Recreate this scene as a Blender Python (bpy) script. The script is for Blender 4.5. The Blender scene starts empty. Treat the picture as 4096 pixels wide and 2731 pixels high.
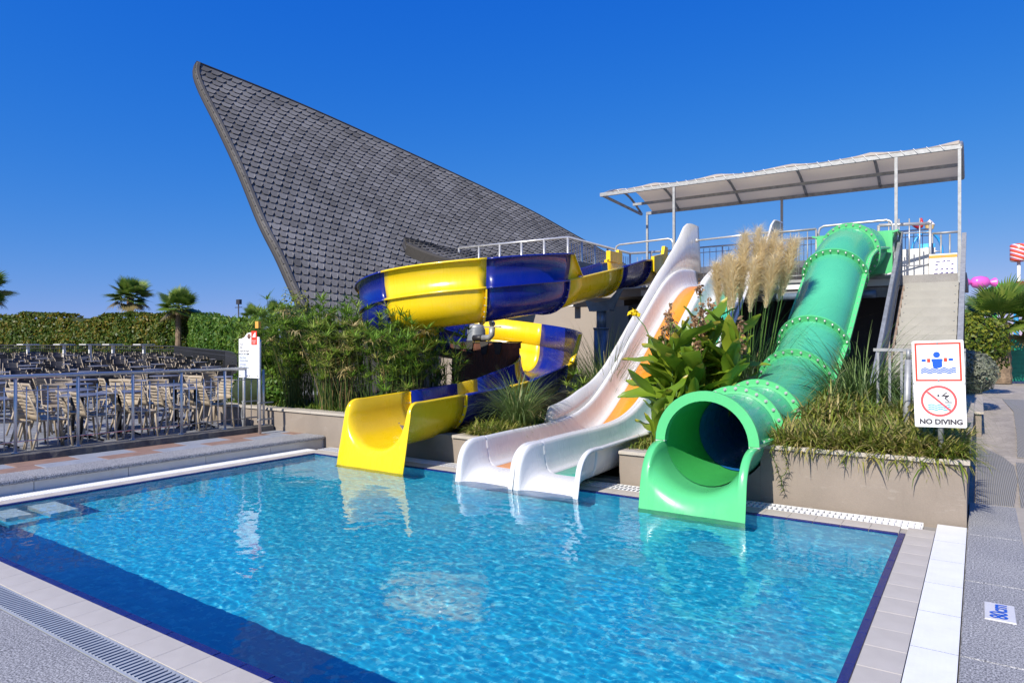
import bpy, bmesh, math, random
from mathutils import Vector, Matrix, noise
R = math.radians
rnd = random.Random(7)
SC = bpy.context.scene
COL = SC.collection

# ------------------------------------------------------------------ camera, sky, sun, exposure
# world axes: X runs along the slide wall, Y from the near pool edge towards the slides, Z up, water at 0
cam_d = bpy.data.cameras.new('camera')
cam_d.sensor_width = 36.0
cam_d.lens = 684.7 / 1024 * 36
cam_d.shift_y = 1.3 / 1024
cam_d.clip_start = 0.05
cam_d.clip_end = 2000
cam = bpy.data.objects.new('camera', cam_d)
COL.objects.link(cam)
cam.location = (0, 0, 1.8)
cam.rotation_euler = (R(90), 0, R(34.3))
SC.camera = cam

SUN_EL, SUN_AZ = 38.0, 2.0           # the light travels towards +Y, a little towards +X
sun_dir = Vector((math.sin(R(SUN_AZ)) * math.cos(R(SUN_EL)), math.cos(R(SUN_AZ)) * math.cos(R(SUN_EL)), -math.sin(R(SUN_EL))))
world = bpy.data.worlds.new('World')
SC.world = world
world.use_nodes = True
wn = world.node_tree
sky = wn.nodes.new('ShaderNodeTexSky')
sky.sky_type = 'NISHITA'
sky.sun_disc = False
sky.sun_elevation = R(SUN_EL)
sky.sun_rotation = R(180 + SUN_AZ)
sky.altitude = 0
sky.air_density = 1.0
sky.dust_density = 0.0
sky.ozone_density = 4.0
tcw = wn.nodes.new('ShaderNodeTexCoord')
mpw = wn.nodes.new('ShaderNodeMapping'); mpw.vector_type = 'POINT'
mpw.inputs['Scale'].default_value = (1, 1, 0.85); mpw.inputs['Location'].default_value = (0, 0, 0.20)
wn.links.new(tcw.outputs['Generated'], mpw.inputs[0]); wn.links.new(mpw.outputs[0], sky.inputs[0])
hsv = wn.nodes.new('ShaderNodeHueSaturation')
hsv.inputs['Saturation'].default_value = 1.22
sep = wn.nodes.new('ShaderNodeSeparateColor'); cmb = wn.nodes.new('ShaderNodeCombineColor')
wn.links.new(sky.outputs[0], hsv.inputs['Color']); wn.links.new(hsv.outputs[0], sep.inputs[0])
for ch, (gain, power) in enumerate(((1.60, 2.7), (0.84, 1.22), (3.3, 0.30))):    # one even grade of the whole sky, like a polarising filter
    pw_ = wn.nodes.new('ShaderNodeMath'); pw_.operation = 'POWER'; pw_.inputs[1].default_value = power
    ml_ = wn.nodes.new('ShaderNodeMath'); ml_.operation = 'MULTIPLY'; ml_.inputs[1].default_value = gain
    wn.links.new(sep.outputs[ch], pw_.inputs[0]); wn.links.new(pw_.outputs[0], ml_.inputs[0]); wn.links.new(ml_.outputs[0], cmb.inputs[ch])
wn.links.new(cmb.outputs[0], wn.nodes['Background'].inputs[0])
wn.nodes['Background'].inputs[1].default_value = 0.118
sun_d = bpy.data.lights.new('sun', 'SUN')
sun_d.energy = 5.0
sun_d.angle = R(0.5)
sun_d.color = (1.0, 0.94, 0.84)
sun_d.cycles.is_caustics_light = True
sun = bpy.data.objects.new('sun', sun_d)
COL.objects.link(sun)
sun.rotation_euler = sun_dir.to_track_quat('-Z', 'Y').to_euler()
SC.view_settings.view_transform = 'Standard'
SC.view_settings.look = 'None'
SC.view_settings.exposure = 0.32
SC.view_settings.gamma = 1.0
SC.view_settings.use_curve_mapping = False
SC.cycles.use_denoising = True
SC.cycles.max_bounces = 8
SC.cycles.transparent_max_bounces = 12
SC.cycles.sample_clamp_indirect = 6.0

# ------------------------------------------------------------------ helpers
class MB:
    def __init__(s):
        s.v = []; s.f = []; s.m = []; s.s = []; s.t = []
    def add(s, vs, fs, mi=0, smooth=False, tone=0.5):
        o = len(s.v)
        s.v.extend([tuple(p) for p in vs])
        for f in fs:
            s.f.append(tuple(i + o for i in f)); s.m.append(mi); s.s.append(smooth); s.t.append(tone)
        return s
    def box(s, x0, x1, y0, y1, z0, z1, mi=0, tone=0.5):
        v = [(x, y, z) for x in (x0, x1) for y in (y0, y1) for z in (z0, z1)]
        return s.add(v, [(0,1,3,2),(4,6,7,5),(0,4,5,1),(2,3,7,6),(0,2,6,4),(1,5,7,3)], mi, False, tone)
    def bbox(s, x0, x1, y0, y1, z0, z1, b=0.01, mi=0, tone=0.5):
        # box with a bevelled top edge
        v = [(x0,y0,z0),(x1,y0,z0),(x1,y1,z0),(x0,y1,z0),(x0,y0,z1-b),(x1,y0,z1-b),(x1,y1,z1-b),(x0,y1,z1-b),
             (x0+b,y0+b,z1),(x1-b,y0+b,z1),(x1-b,y1-b,z1),(x0+b,y1-b,z1)]
        f = [(3,2,1,0),(0,1,5,4),(1,2,6,5),(2,3,7,6),(3,0,4,7),(4,5,9,8),(5,6,10,9),(6,7,11,10),(7,4,8,11),(8,9,10,11)]
        return s.add(v, f, mi, False, tone)
    def obox(s, c, ax, ay, az, hx, hy, hz, mi=0, tone=0.5):
        c = Vector(c); ax = Vector(ax)*hx; ay = Vector(ay)*hy; az = Vector(az)*hz
        v = [c + ax*i + ay*j + az*k for i in (-1,1) for j in (-1,1) for k in (-1,1)]
        return s.add(v, [(0,1,3,2),(4,6,7,5),(0,4,5,1),(2,3,7,6),(0,2,6,4),(1,5,7,3)], mi, False, tone)
    def beam(s, a, b, w, h, mi=0, tone=0.5):
        a = Vector(a); b = Vector(b); d = (b-a); L = d.length; d.normalize()
        up = Vector((0,0,1)) if abs(d.z) < 0.95 else Vector((0,1,0))
        x = d.cross(up).normalized(); y = x.cross(d).normalized()
        return s.obox((a+b)/2, x, d, y, w/2, L/2, h/2, mi, tone)
    def tube(s, path, r, n=8, mi=0, cap=True, smooth=True, tone=0.5):
        path = [Vector(p) for p in path]; N = len(path)
        rs = r if isinstance(r, (list, tuple)) else [r]*N
        o = len(s.v); ref = None
        for i, p in enumerate(path):
            d = (path[min(i+1,N-1)] - path[max(i-1,0)]).normalized()
            if ref is None:
                ref = Vector((0,0,1)) if abs(d.z) < 0.9 else Vector((1,0,0))
                x = d.cross(ref).normalized()
            else:
                x = (x - d * x.dot(d)).normalized()
            y = d.cross(x)
            for k in range(n):
                a = 2*math.pi*k/n
                s.v.append(tuple(p + (x*math.cos(a) + y*math.sin(a)) * rs[i]))
        for i in range(N-1):
            for k in range(n):
                a = o+i*n+k; b = o+i*n+(k+1)%n
                s.f.append((a, b, b+n, a+n)); s.m.append(mi); s.s.append(smooth); s.t.append(tone)
        if cap:
            s.f.append(tuple(o+k for k in range(n-1,-1,-1))); s.m.append(mi); s.s.append(False); s.t.append(tone)
            s.f.append(tuple(o+(N-1)*n+k for k in range(n))); s.m.append(mi); s.s.append(False); s.t.append(tone)
        return s
    def grid(s, rows, mi=0, smooth=True, close=False, tone=0.5, flip=False):
        o = len(s.v); n = len(rows[0])
        for r in rows:
            s.v.extend([tuple(p) for p in r])
        for i in range(len(rows)-1):
            for j in range(n if close else n-1):
                a = o+i*n+j; b = o+i*n+(j+1)%n
                q = (a, b, b+n, a+n)
                s.f.append(q[::-1] if flip else q); s.m.append(mi); s.s.append(smooth); s.t.append(tone)
        return s
    def lathe(s, c, prof, n=16, axis='z', mi=0, smooth=True, tone=0.5):
        rows = []
        for r, h in prof:
            row = []
            for k in range(n):
                a = 2*math.pi*k/n
                if axis == 'z': row.append((c[0]+r*math.cos(a), c[1]+r*math.sin(a), c[2]+h))
                elif axis == 'y': row.append((c[0]+r*math.cos(a), c[1]+h, c[2]+r*math.sin(a)))
                else: row.append((c[0]+h, c[1]+r*math.cos(a), c[2]+r*math.sin(a)))
            rows.append(row)
        return s.grid(rows, mi, smooth, True, tone)
    def prism(s, pts, off, mi=0, tone=0.5):
        # pts: planar polygon (3D), off: extrusion vector
        n = len(pts); off = Vector(off)
        v = [Vector(p) for p in pts] + [Vector(p)+off for p in pts]
        f = [tuple(range(n-1,-1,-1)), tuple(range(n,2*n))] + [(i,(i+1)%n,(i+1)%n+n,i+n) for i in range(n)]
        return s.add(v, f, mi, False, tone)
    def mesh(s, name, mats):
        me = bpy.data.meshes.new(name)
        me.from_pydata(s.v, [], s.f)
        for m in (mats if isinstance(mats, (list, tuple)) else [mats]):
            me.materials.append(m)
        me.polygons.foreach_set('material_index', s.m)
        me.polygons.foreach_set('use_smooth', s.s)
        if len(set(s.t)) > 1:
            at = me.attributes.new('tone', 'FLOAT', 'FACE')
            at.data.foreach_set('value', s.t)
        me.update()
        return me
    def build(s, name, mats, parent=None):
        return link(name, s.mesh(name, mats), parent)

def wloc(o):
    return Vector((0,0,0)) if o is None else o.location + wloc(o.parent)

def link(name, me, parent=None, local=False):
    o = bpy.data.objects.new(name, me)
    COL.objects.link(o)
    if parent is not None:
        o.parent = parent
        if not local:
            o.location = -wloc(parent)
    return o

def tag(o, label=None, cat=None, group=None, kind=None):
    if label: o['label'] = label
    if cat: o['category'] = cat
    if group: o['group'] = group
    if kind: o['kind'] = kind
    return o

def thing(name, label, cat, loc=(0,0,0), group=None):
    o = bpy.data.objects.new(name, None)
    COL.objects.link(o)
    o.empty_display_size = 0.2
    o.location = loc
    return tag(o, label, cat, group)

def solid(o, t, off=-1.0):
    m = o.modifiers.new('solid', 'SOLIDIFY'); m.thickness = t; m.offset = off
    return o

def copy_tree(o, parent=None):
    c = o.copy(); COL.objects.link(c); c.parent = parent
    for ch in KIDS.get(o.name, ()):
        copy_tree(ch, c)
    return c
KIDS = {}

# ------------------------------------------------------------------ materials
def nmat(name):
    m = bpy.data.materials.new(name); m.use_nodes = True
    nt = m.node_tree
    return m, nt, nt.nodes['Principled BSDF'], nt.nodes['Material Output']

def noise_node(nt, scale, detail=4, rough=0.6, coord='Object', stretch=None):
    tc = nt.nodes.new('ShaderNodeTexCoord')
    n = nt.nodes.new('ShaderNodeTexNoise')
    n.inputs['Scale'].default_value = scale; n.inputs['Detail'].default_value = detail; n.inputs['Roughness'].default_value = rough
    if stretch:
        mp = nt.nodes.new('ShaderNodeMapping'); mp.inputs['Scale'].default_value = stretch
        nt.links.new(tc.outputs[coord], mp.inputs[0]); nt.links.new(mp.outputs[0], n.inputs['Vector'])
    else:
        nt.links.new(tc.outputs[coord], n.inputs['Vector'])
    return n

def ramp(nt, src, stops):
    r = nt.nodes.new('ShaderNodeValToRGB')
    e = r.color_ramp.elements
    while len(e) < len(stops): e.new(0.5)
    for k, (p, c) in enumerate(stops):
        e[k].position = p; e[k].color = (c[0], c[1], c[2], 1) if len(c) == 3 else c
    nt.links.new(src, r.inputs[0])
    return r

def mixc(nt, fac, a, b, mode='MIX'):
    m = nt.nodes.new('ShaderNodeMix'); m.data_type = 'RGBA'; m.blend_type = mode
    for k, s in ((0, fac), (6, a), (7, b)):
        if hasattr(s, 'links') or hasattr(s, 'is_linked'):
            nt.links.new(s, m.inputs[k])
        elif k == 0: m.inputs[0].default_value = s
        else: m.inputs[k].default_value = (*s, 1)
    return m.outputs[2]

def bumpit(nt, p, src, strength, dist=0.01):
    b = nt.nodes.new('ShaderNodeBump'); b.inputs['Strength'].default_value = strength; b.inputs['Distance'].default_value = dist
    nt.links.new(src, b.inputs['Height']); nt.links.new(b.outputs[0], p.inputs['Normal'])

def sc(c, k): return tuple(min(1, max(0, x*k)) for x in c)

def M(name, col, rough=0.5, var=0.15, nscale=3.0, fine=0.0, fscale=120, bump=0.0, bscale=60, metal=0.0, coat=0.0, dirt=0.0, dcol=(0.2,0.17,0.13), stretch=None, spec=0.5, rvar=0.0):
    m, nt, p, out = nmat(name)
    n1 = noise_node(nt, nscale, 5, 0.6, stretch=stretch)
    c = ramp(nt, n1.outputs['Fac'], [(0.3, sc(col, 1-var)), (0.7, sc(col, 1+var))]).outputs[0]
    if fine:
        n2 = noise_node(nt, fscale, 2, 0.7)
        f = ramp(nt, n2.outputs['Fac'], [(0.35, (1-fine,)*3), (0.65, (1+0*fine,)*3)]).outputs[0]
        c = mixc(nt, 1.0, c, f, 'MULTIPLY')
    if dirt:
        n3 = noise_node(nt, nscale*1.7, 8, 0.75)
        d = ramp(nt, n3.outputs['Fac'], [(0.5, (0,0,0)), (0.75, (dirt,)*3)]).outputs[0]
        c = mixc(nt, d, c, dcol)
    nt.links.new(c, p.inputs['Base Color'])
    p.inputs['Roughness'].default_value = rough
    p.inputs['Metallic'].default_value = metal
    p.inputs['Specular IOR Level'].default_value = spec
    if coat:
        p.inputs['Coat Weight'].default_value = coat; p.inputs['Coat Roughness'].default_value = 0.06
    if rvar:
        n5 = noise_node(nt, nscale*2, 6, 0.7)
        rr = ramp(nt, n5.outputs['Fac'], [(0.3, (rough-rvar,)*3), (0.7, (rough+rvar,)*3)])
        nt.links.new(rr.outputs[0], p.inputs['Roughness'])
    if bump:
        n4 = noise_node(nt, bscale, 4, 0.6)
        bumpit(nt, p, n4.outputs['Fac'], bump, 0.01)
    return m

def leafmat(name, stops, trans=0.35, rough=0.45, spec=0.3):
    m = bpy.data.materials.new(name); m.use_nodes = True
    nt = m.node_tree; p = nt.nodes['Principled BSDF']; out = nt.nodes['Material Output']
    at = nt.nodes.new('ShaderNodeAttribute'); at.attribute_name = 'tone'
    oi = nt.nodes.new('ShaderNodeObjectInfo')
    ad = nt.nodes.new('ShaderNodeMath'); ad.operation = 'MULTIPLY_ADD'
    nt.links.new(oi.outputs['Random'], ad.inputs[0]); ad.inputs[1].default_value = 0.14
    nt.links.new(at.outputs['Fac'], ad.inputs[2])
    c = ramp(nt, ad.outputs[0], stops)
    nt.links.new(c.outputs[0], p.inputs['Base Color'])
    p.inputs['Roughness'].default_value = rough; p.inputs['Specular IOR Level'].default_value = spec
    tr = nt.nodes.new('ShaderNodeBsdfTranslucent')
    nt.links.new(c.outputs[0], tr.inputs[0])
    mx = nt.nodes.new('ShaderNodeMixShader'); mx.inputs[0].default_value = trans
    nt.links.new(p.outputs[0], mx.inputs[1]); nt.links.new(tr.outputs[0], mx.inputs[2])
    nt.links.new(mx.outputs[0], out.inputs[0])
    return m

MT = {}
def fiber(name, col, rough=0.22):
    # glossy gelcoat with sun fading, faint lime streaks running down and dull scuffed patches
    m, nt, p, out = nmat(name)
    n1 = noise_node(nt, 0.9, 4, 0.6); n2 = noise_node(nt, 7.0, 6, 0.75, stretch=(1.0, 0.5, 0.12)); n3 = noise_node(nt, 38.0, 5, 0.8)
    c = ramp(nt, n1.outputs['Fac'], [(0.3, sc(col, 0.90)), (0.7, tuple(min(1, x*1.06+0.003) for x in col))]).outputs[0]
    st = ramp(nt, n2.outputs['Fac'], [(0.55, (0,0,0)), (0.78, (0.22,)*3)]).outputs[0]
    c = mixc(nt, st, c, tuple(min(1, x*0.82+0.010) for x in col))
    sf = ramp(nt, n3.outputs['Fac'], [(0.60, (0,0,0)), (0.74, (0.18,)*3)]).outputs[0]
    c = mixc(nt, sf, c, tuple(min(1, x*0.88+0.02) for x in col))
    nt.links.new(c, p.inputs['Base Color'])
    rr = ramp(nt, n2.outputs['Fac'], [(0.3, (rough-0.06,)*3), (0.7, (rough+0.20,)*3)])
    nt.links.new(rr.outputs[0], p.inputs['Roughness'])
    p.inputs['Coat Weight'].default_value = 0.3; p.inputs['Coat Roughness'].default_value = 0.08
    p.inputs['Specular IOR Level'].default_value = 0.45
    return m
MT['yellow'] = fiber('yellow_fibreglass', (0.84, 0.57, 0.006))
MT['blue'] = fiber('blue_fibreglass', (0.002, 0.010, 0.19))
MT['blue_in'] = fiber('tube_inner_blue', (0.014, 0.16, 0.50))
MT['green'] = fiber('green_fibreglass', (0.095, 0.52, 0.19), 0.28)
MT['tubegreen'] = fiber('tube_green_fibreglass', (0.07, 0.42, 0.23), 0.22)
MT['green_in'] = fiber('green_inner', (0.05, 0.42, 0.10), 0.3)
MT['white'] = fiber('white_fibreglass', (0.70, 0.69, 0.67), 0.2)
MT['orange'] = fiber('orange_lane', (0.80, 0.27, 0.008), 0.3)
MT['lanegreen'] = fiber('green_lane', (0.05, 0.40, 0.25), 0.3)
MT['steel'] = M('stainless_steel', (0.58, 0.575, 0.56), 0.34, 0.08, 6, metal=0.55, rvar=0.08)
MT['galv'] = M('galvanised_steel', (0.33, 0.335, 0.335), 0.5, 0.18, 14, metal=0.35, bump=0.05, bscale=40)
MT['galv_dark'] = M('weathered_galvanised', (0.30, 0.31, 0.32), 0.55, 0.25, 8, metal=0.5, dirt=0.4, dcol=(0.16,0.13,0.10))
def stained_wall():
    m, nt, p, out = nmat('beige_render')
    col = (0.275, 0.228, 0.185)
    n1 = noise_node(nt, 1.6, 5, 0.6); n2 = noise_node(nt, 9, 6, 0.75, stretch=(1,1,0.18)); n3 = noise_node(nt, 5.0, 8, 0.8, stretch=(0.6,0.6,2.2)); n4 = noise_node(nt, 150, 3, 0.7)
    c = ramp(nt, n1.outputs['Fac'], [(0.3, sc(col,0.88)), (0.7, sc(col,1.08))]).outputs[0]
    c = mixc(nt, ramp(nt, n2.outputs['Fac'], [(0.56,(0,0,0)),(0.75,(0.45,)*3)]).outputs[0], c, sc(col,0.72))
    c = mixc(nt, ramp(nt, n3.outputs['Fac'], [(0.57,(0,0,0)),(0.66,(0.40,)*3)]).outputs[0], c, (0.40,0.355,0.305))
    g = ramp(nt, n4.outputs['Fac'], [(0.35,(0.88,)*3),(0.65,(1,1,1))]).outputs[0]
    c = mixc(nt, 1.0, c, g, 'MULTIPLY')
    nt.links.new(c, p.inputs['Base Color']); p.inputs['Roughness'].default_value = 0.85
    bumpit(nt, p, n4.outputs['Fac'], 0.3, 0.008)
    return m
MT['wall'] = stained_wall()
MT['wall_far'] = M('beige_wall', (0.33, 0.28, 0.235), 0.85, 0.06, 1.0, bump=0.15, bscale=60)
MT['cap'] = M('limestone_cap', (0.46, 0.41, 0.34), 0.7, 0.1, 4, fine=0.12, fscale=90, bump=0.15, bscale=90, dirt=0.5, dcol=(0.36,0.32,0.28))
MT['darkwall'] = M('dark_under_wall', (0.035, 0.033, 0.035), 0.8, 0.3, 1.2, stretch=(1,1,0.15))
MT['brownwall'] = M('brown_stained_wall', (0.07, 0.055, 0.045), 0.8, 0.4, 8, stretch=(1,1,0.06))
MT['concrete'] = M('concrete', (0.30, 0.285, 0.27), 0.85, 0.15, 1.5, fine=0.2, fscale=60, bump=0.2, bscale=50, dirt=0.4)
MT['curb'] = M('rough_grey_mortar', (0.10, 0.095, 0.09), 0.95, 0.35, 4, bump=1.0, bscale=18)
MT['soil'] = M('soil', (0.045, 0.032, 0.022), 0.95, 0.4, 12, bump=1.0, bscale=20)
MT['paint_white'] = M('white_paint', (0.75, 0.74, 0.72), 0.6, 0.05, 3, dirt=0.35, dcol=(0.5,0.48,0.44))
MT['plastic_white'] = M('white_plastic', (0.78, 0.78, 0.77), 0.45, 0.04, 5, dirt=0.25, dcol=(0.6,0.58,0.54))
MT['gap'] = M('drain_channel', (0.05, 0.055, 0.06), 0.7, 0.3, 6)
MT['signwhite'] = M('sign_white', (0.80, 0.80, 0.79), 0.35, 0.02, 3)
MT['signred'] = M('sign_red', (0.72, 0.05, 0.02), 0.4, 0.03, 3)
MT['signpink'] = M('sign_coral', (0.78, 0.09, 0.09), 0.4, 0.03, 3)
MT['signblue'] = M('sign_blue', (0.003, 0.09, 0.52), 0.4, 0.03, 3)
MT['signcyan'] = M('sign_cyan', (0.02, 0.38, 0.68), 0.4, 0.03, 3)
MT['signdark'] = M('sign_dark', (0.05, 0.045, 0.055), 0.4, 0.03, 3)
MT['signorange'] = M('sign_orange', (0.75, 0.36, 0.06), 0.4, 0.03, 3)
MT['signpurple'] = M('sign_purple', (0.05, 0.03, 0.20), 0.4, 0.03, 3)
MT['black'] = M('black_plastic', (0.02, 0.02, 0.022), 0.5, 0.1, 3)
MT['motor'] = M('grey_motor', (0.16, 0.18, 0.20), 0.45, 0.1, 4)
MT['chair'] = M('tan_resin', (0.36, 0.29, 0.20), 0.5, 0.06, 5)
MT['chairdark'] = M('shade_darkened_resin', (0.05, 0.047, 0.05), 0.5, 0.15, 5)  # tan resin darkened: shade on the far chairs is put into the colour
MT['tabletop'] = M('grey_tabletop', (0.15, 0.145, 0.16), 0.4, 0.1, 5)
MT['iron'] = M('black_iron', (0.02, 0.02, 0.022), 0.5, 0.1, 5)
MT['rust'] = M('rusty_steel', (0.26, 0.20, 0.16), 0.75, 0.3, 7, dirt=0.8, dcol=(0.24,0.08,0.025))
MT['step'] = M('grey_stair_panel', (0.36, 0.345, 0.31), 0.7, 0.07, 2.2, fine=0.1, fscale=80, dirt=0.35, dcol=(0.27,0.25,0.22))
MT['wood'] = M('red_brown_cladding', (0.13, 0.048, 0.028), 0.6, 0.35, 14, stretch=(1,1,0.08))
MT['canvas'] = M('cream_canvas', (0.70, 0.60, 0.46), 0.85, 0.05, 2, bump=0.05, bscale=30)
_nt = MT['canvas'].node_tree; _tr = _nt.nodes.new('ShaderNodeBsdfTranslucent'); _tr.inputs[0].default_value = (0.70, 0.58, 0.42, 1)
_mx = _nt.nodes.new('ShaderNodeMixShader'); _mx.inputs[0].default_value = 0.36
_nt.links.new(_nt.nodes['Principled BSDF'].outputs[0], _mx.inputs[1]); _nt.links.new(_tr.outputs[0], _mx.inputs[2]); _nt.links.new(_mx.outputs[0], _nt.nodes['Material Output'].inputs[0])
MT['trunk'] = M('palm_trunk', (0.20, 0.14, 0.09), 0.9, 0.4, 9, bump=0.8, bscale=14)
MT['bark'] = M('twig_bark', (0.05, 0.045, 0.025), 0.9, 0.3, 9)
MT['hedgecore'] = M('hedge_inner_twigs', (0.022, 0.035, 0.010), 0.9, 0.5, 6, bump=1.0, bscale=5)
MT['fencegreen'] = M('green_fence_mesh', (0.015, 0.33, 0.20), 0.5, 0.18, 1.6, bump=0.3, bscale=3)
MT['fencebar'] = M('green_fence_wire', (0.01, 0.11, 0.08), 0.4, 0.1, 3)
MT['darkmetal'] = M('dark_metal', (0.045, 0.045, 0.05), 0.5, 0.1, 3, metal=0.3)
MT['pink'] = M('pink_plastic', (0.72, 0.12, 0.48), 0.3, 0.05, 3)
MT['red'] = M('red_plastic', (0.50, 0.015, 0.02), 0.3, 0.05, 3)
MT['toyblue'] = M('sky_blue_paint', (0.03, 0.32, 0.66), 0.35, 0.05, 3)
MT['cream'] = M('cream_plastic', (0.78, 0.55, 0.22), 0.4, 0.05, 3)
MT['roofred'] = M('maroon_roof', (0.16, 0.02, 0.018), 0.7, 0.2, 3)
MT['roofgreen'] = M('green_roof', (0.05, 0.36, 0.04), 0.6, 0.1, 3)
MT['matt'] = M('rubber_mat', (0.17, 0.165, 0.16), 0.9, 0.1, 2, fine=0.1, fscale=50)
MT['pole_blue'] = M('blue_grey_galvanised_pipe', (0.16, 0.22, 0.30), 0.4, 0.2, 8, metal=0.4)

def granite():
    m, nt, p, out = nmat('granite')
    a = noise_node(nt, 85, 3, 0.85); b = noise_node(nt, 1.2, 4, 0.6); c2 = noise_node(nt, 30, 4, 0.75)
    g = ramp(nt, a.outputs['Fac'], [(0.36, (0.07,0.07,0.075)), (0.47, (0.24,0.235,0.23)), (0.56, (0.52,0.51,0.49)), (0.68, (0.78,0.76,0.72))]).outputs[0]
    g2 = ramp(nt, c2.outputs['Fac'], [(0.38, (0.80,0.80,0.81)), (0.6, (1,1,1))]).outputs[0]
    d = ramp(nt, b.outputs['Fac'], [(0.35, (0.80,0.81,0.84)), (0.7, (1,1,1))]).outputs[0]
    c = mixc(nt, 1.0, mixc(nt, 1.0, g, g2, 'MULTIPLY'), d, 'MULTIPLY')
    nt.links.new(c, p.inputs['Base Color']); p.inputs['Roughness'].default_value = 0.75
    bumpit(nt, p, a.outputs['Fac'], 0.35, 0.004)
    return m
MT['granite'] = granite()

def pooltile(name, scale, ca, cb, cl, grout):
    m, nt, p, out = nmat(name)
    tc = nt.nodes.new('ShaderNodeTexCoord')
    gm = nt.nodes.new('ShaderNodeNewGeometry')
    # use the two axes that lie in the face: horizontal faces x,y; walls x+y,z
    sx = nt.nodes.new('ShaderNodeSeparateXYZ'); nt.links.new(tc.outputs['Object'], sx.inputs[0])
    sn = nt.nodes.new('ShaderNodeSeparateXYZ'); nt.links.new(gm.outputs['True Normal'], sn.inputs[0])
    ab = nt.nodes.new('ShaderNodeMath'); ab.operation = 'ABSOLUTE'; nt.links.new(sn.outputs[2], ab.inputs[0])
    fl = nt.nodes.new('ShaderNodeMath'); fl.operation = 'GREATER_THAN'; fl.inputs[1].default_value = 0.5; nt.links.new(ab.outputs[0], fl.inputs[0])
    sm = nt.nodes.new('ShaderNodeMath'); sm.operation = 'ADD'; nt.links.new(sx.outputs[0], sm.inputs[0]); nt.links.new(sx.outputs[1], sm.inputs[1])
    cw = nt.nodes.new('ShaderNodeCombineXYZ'); nt.links.new(sm.outputs[0], cw.inputs[0]); nt.links.new(sx.outputs[2], cw.inputs[1])
    cf = nt.nodes.new('ShaderNodeCombineXYZ'); nt.links.new(sx.outputs[0], cf.inputs[0]); nt.links.new(sx.outputs[1], cf.inputs[1])
    mx = nt.nodes.new('ShaderNodeMix'); mx.data_type = 'VECTOR'
    nt.links.new(fl.outputs[0], mx.inputs[0]); nt.links.new(cw.outputs[0], mx.inputs[4]); nt.links.new(cf.outputs[0], mx.inputs[5])
    br = nt.nodes.new('ShaderNodeTexBrick')
    nt.links.new(mx.outputs[1], br.inputs['Vector'])
    br.offset = 0.0
    br.inputs['Scale'].default_value = scale
    br.inputs['Brick Width'].default_value = 0.5; br.inputs['Row Height'].default_value = 0.25
    br.inputs['Mortar Size'].default_value = 0.012; br.inputs['Bias'].default_value = -0.1
    br.inputs['Color1'].default_value = (*ca, 1); br.inputs['Color2'].default_value = (*cb, 1); br.inputs['Mortar'].default_value = (*grout, 1)
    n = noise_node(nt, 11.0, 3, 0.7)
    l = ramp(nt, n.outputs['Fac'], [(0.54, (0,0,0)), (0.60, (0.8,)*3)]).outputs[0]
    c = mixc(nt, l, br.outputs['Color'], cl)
    nt.links.new(c, p.inputs['Base Color']); p.inputs['Roughness'].default_value = 0.35
    return m
MT['pooltile'] = pooltile('pool_mosaic', 5.0, (0.010,0.35,0.54), (0.024,0.45,0.62), (0.14,0.63,0.72), (0.04,0.44,0.58))
MT['blueedge'] = M('cobalt_edge_tile', (0.008, 0.014, 0.13), 0.25, 0.25, 60, bump=0.25, bscale=220)
MT['border'] = M('ribbed_grey_tile', (0.52, 0.475, 0.41), 0.5, 0.08, 3, fine=0.12, fscale=220, bump=0.2, bscale=260, dirt=0.3, dcol=(0.52,0.48,0.44))
MT['whitetile'] = M('white_wall_tile', (0.62, 0.61, 0.58), 0.5, 0.06, 3, dirt=0.5, dcol=(0.46,0.44,0.40))
MT['stone_brown'] = M('brown_paving', (0.30, 0.185, 0.135), 0.7, 0.2, 5, fine=0.2, fscale=60, bump=0.2, bscale=60)
MT['stone_blue'] = M('blue_grey_paving', (0.30, 0.32, 0.36), 0.7, 0.15, 5, fine=0.2, fscale=60, bump=0.2, bscale=60)
MT['grout'] = M('grey_grout', (0.36, 0.325, 0.28), 0.9, 0.1, 8)
MT['whitegrout'] = M('white_grout', (0.6, 0.6, 0.6), 0.9, 0.1, 8)
MT['terrace'] = M('grey_slate_paving', (0.24, 0.25, 0.27), 0.8, 0.25, 2.5, fine=0.2, fscale=30, bump=0.3, bscale=20)

def shingle_mat(name, lo, hi):
    m, nt, p, out = nmat(name)
    at = nt.nodes.new('ShaderNodeAttribute'); at.attribute_name = 'tone'
    oi = nt.nodes.new('ShaderNodeObjectInfo')
    c = ramp(nt, at.outputs['Fac'], [(0.0, lo), (1.0, hi)]).outputs[0]
    a = noise_node(nt, 70, 3, 0.8)
    b = noise_node(nt, 0.7, 4, 0.6)
    g = ramp(nt, a.outputs['Fac'], [(0.35, (0.62,)*3), (0.65, (1.15,)*3)]).outputs[0]
    g2 = ramp(nt, b.outputs['Fac'], [(0.3, (0.74,0.74,0.73)), (0.7, (1.12,)*3)]).outputs[0]
    c = mixc(nt, 1.0, mixc(nt, 1.0, c, g, 'MULTIPLY'), g2, 'MULTIPLY')
    nt.links.new(c, p.inputs['Base Color']); p.inputs['Roughness'].default_value = 0.9
    p.inputs['Specular IOR Level'].default_value = 0.25
    bumpit(nt, p, a.outputs['Fac'], 0.4, 0.006)
    return m
MT['shingle'] = shingle_mat('asphalt_shingle', (0.065,0.060,0.055), (0.275,0.262,0.246))

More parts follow.
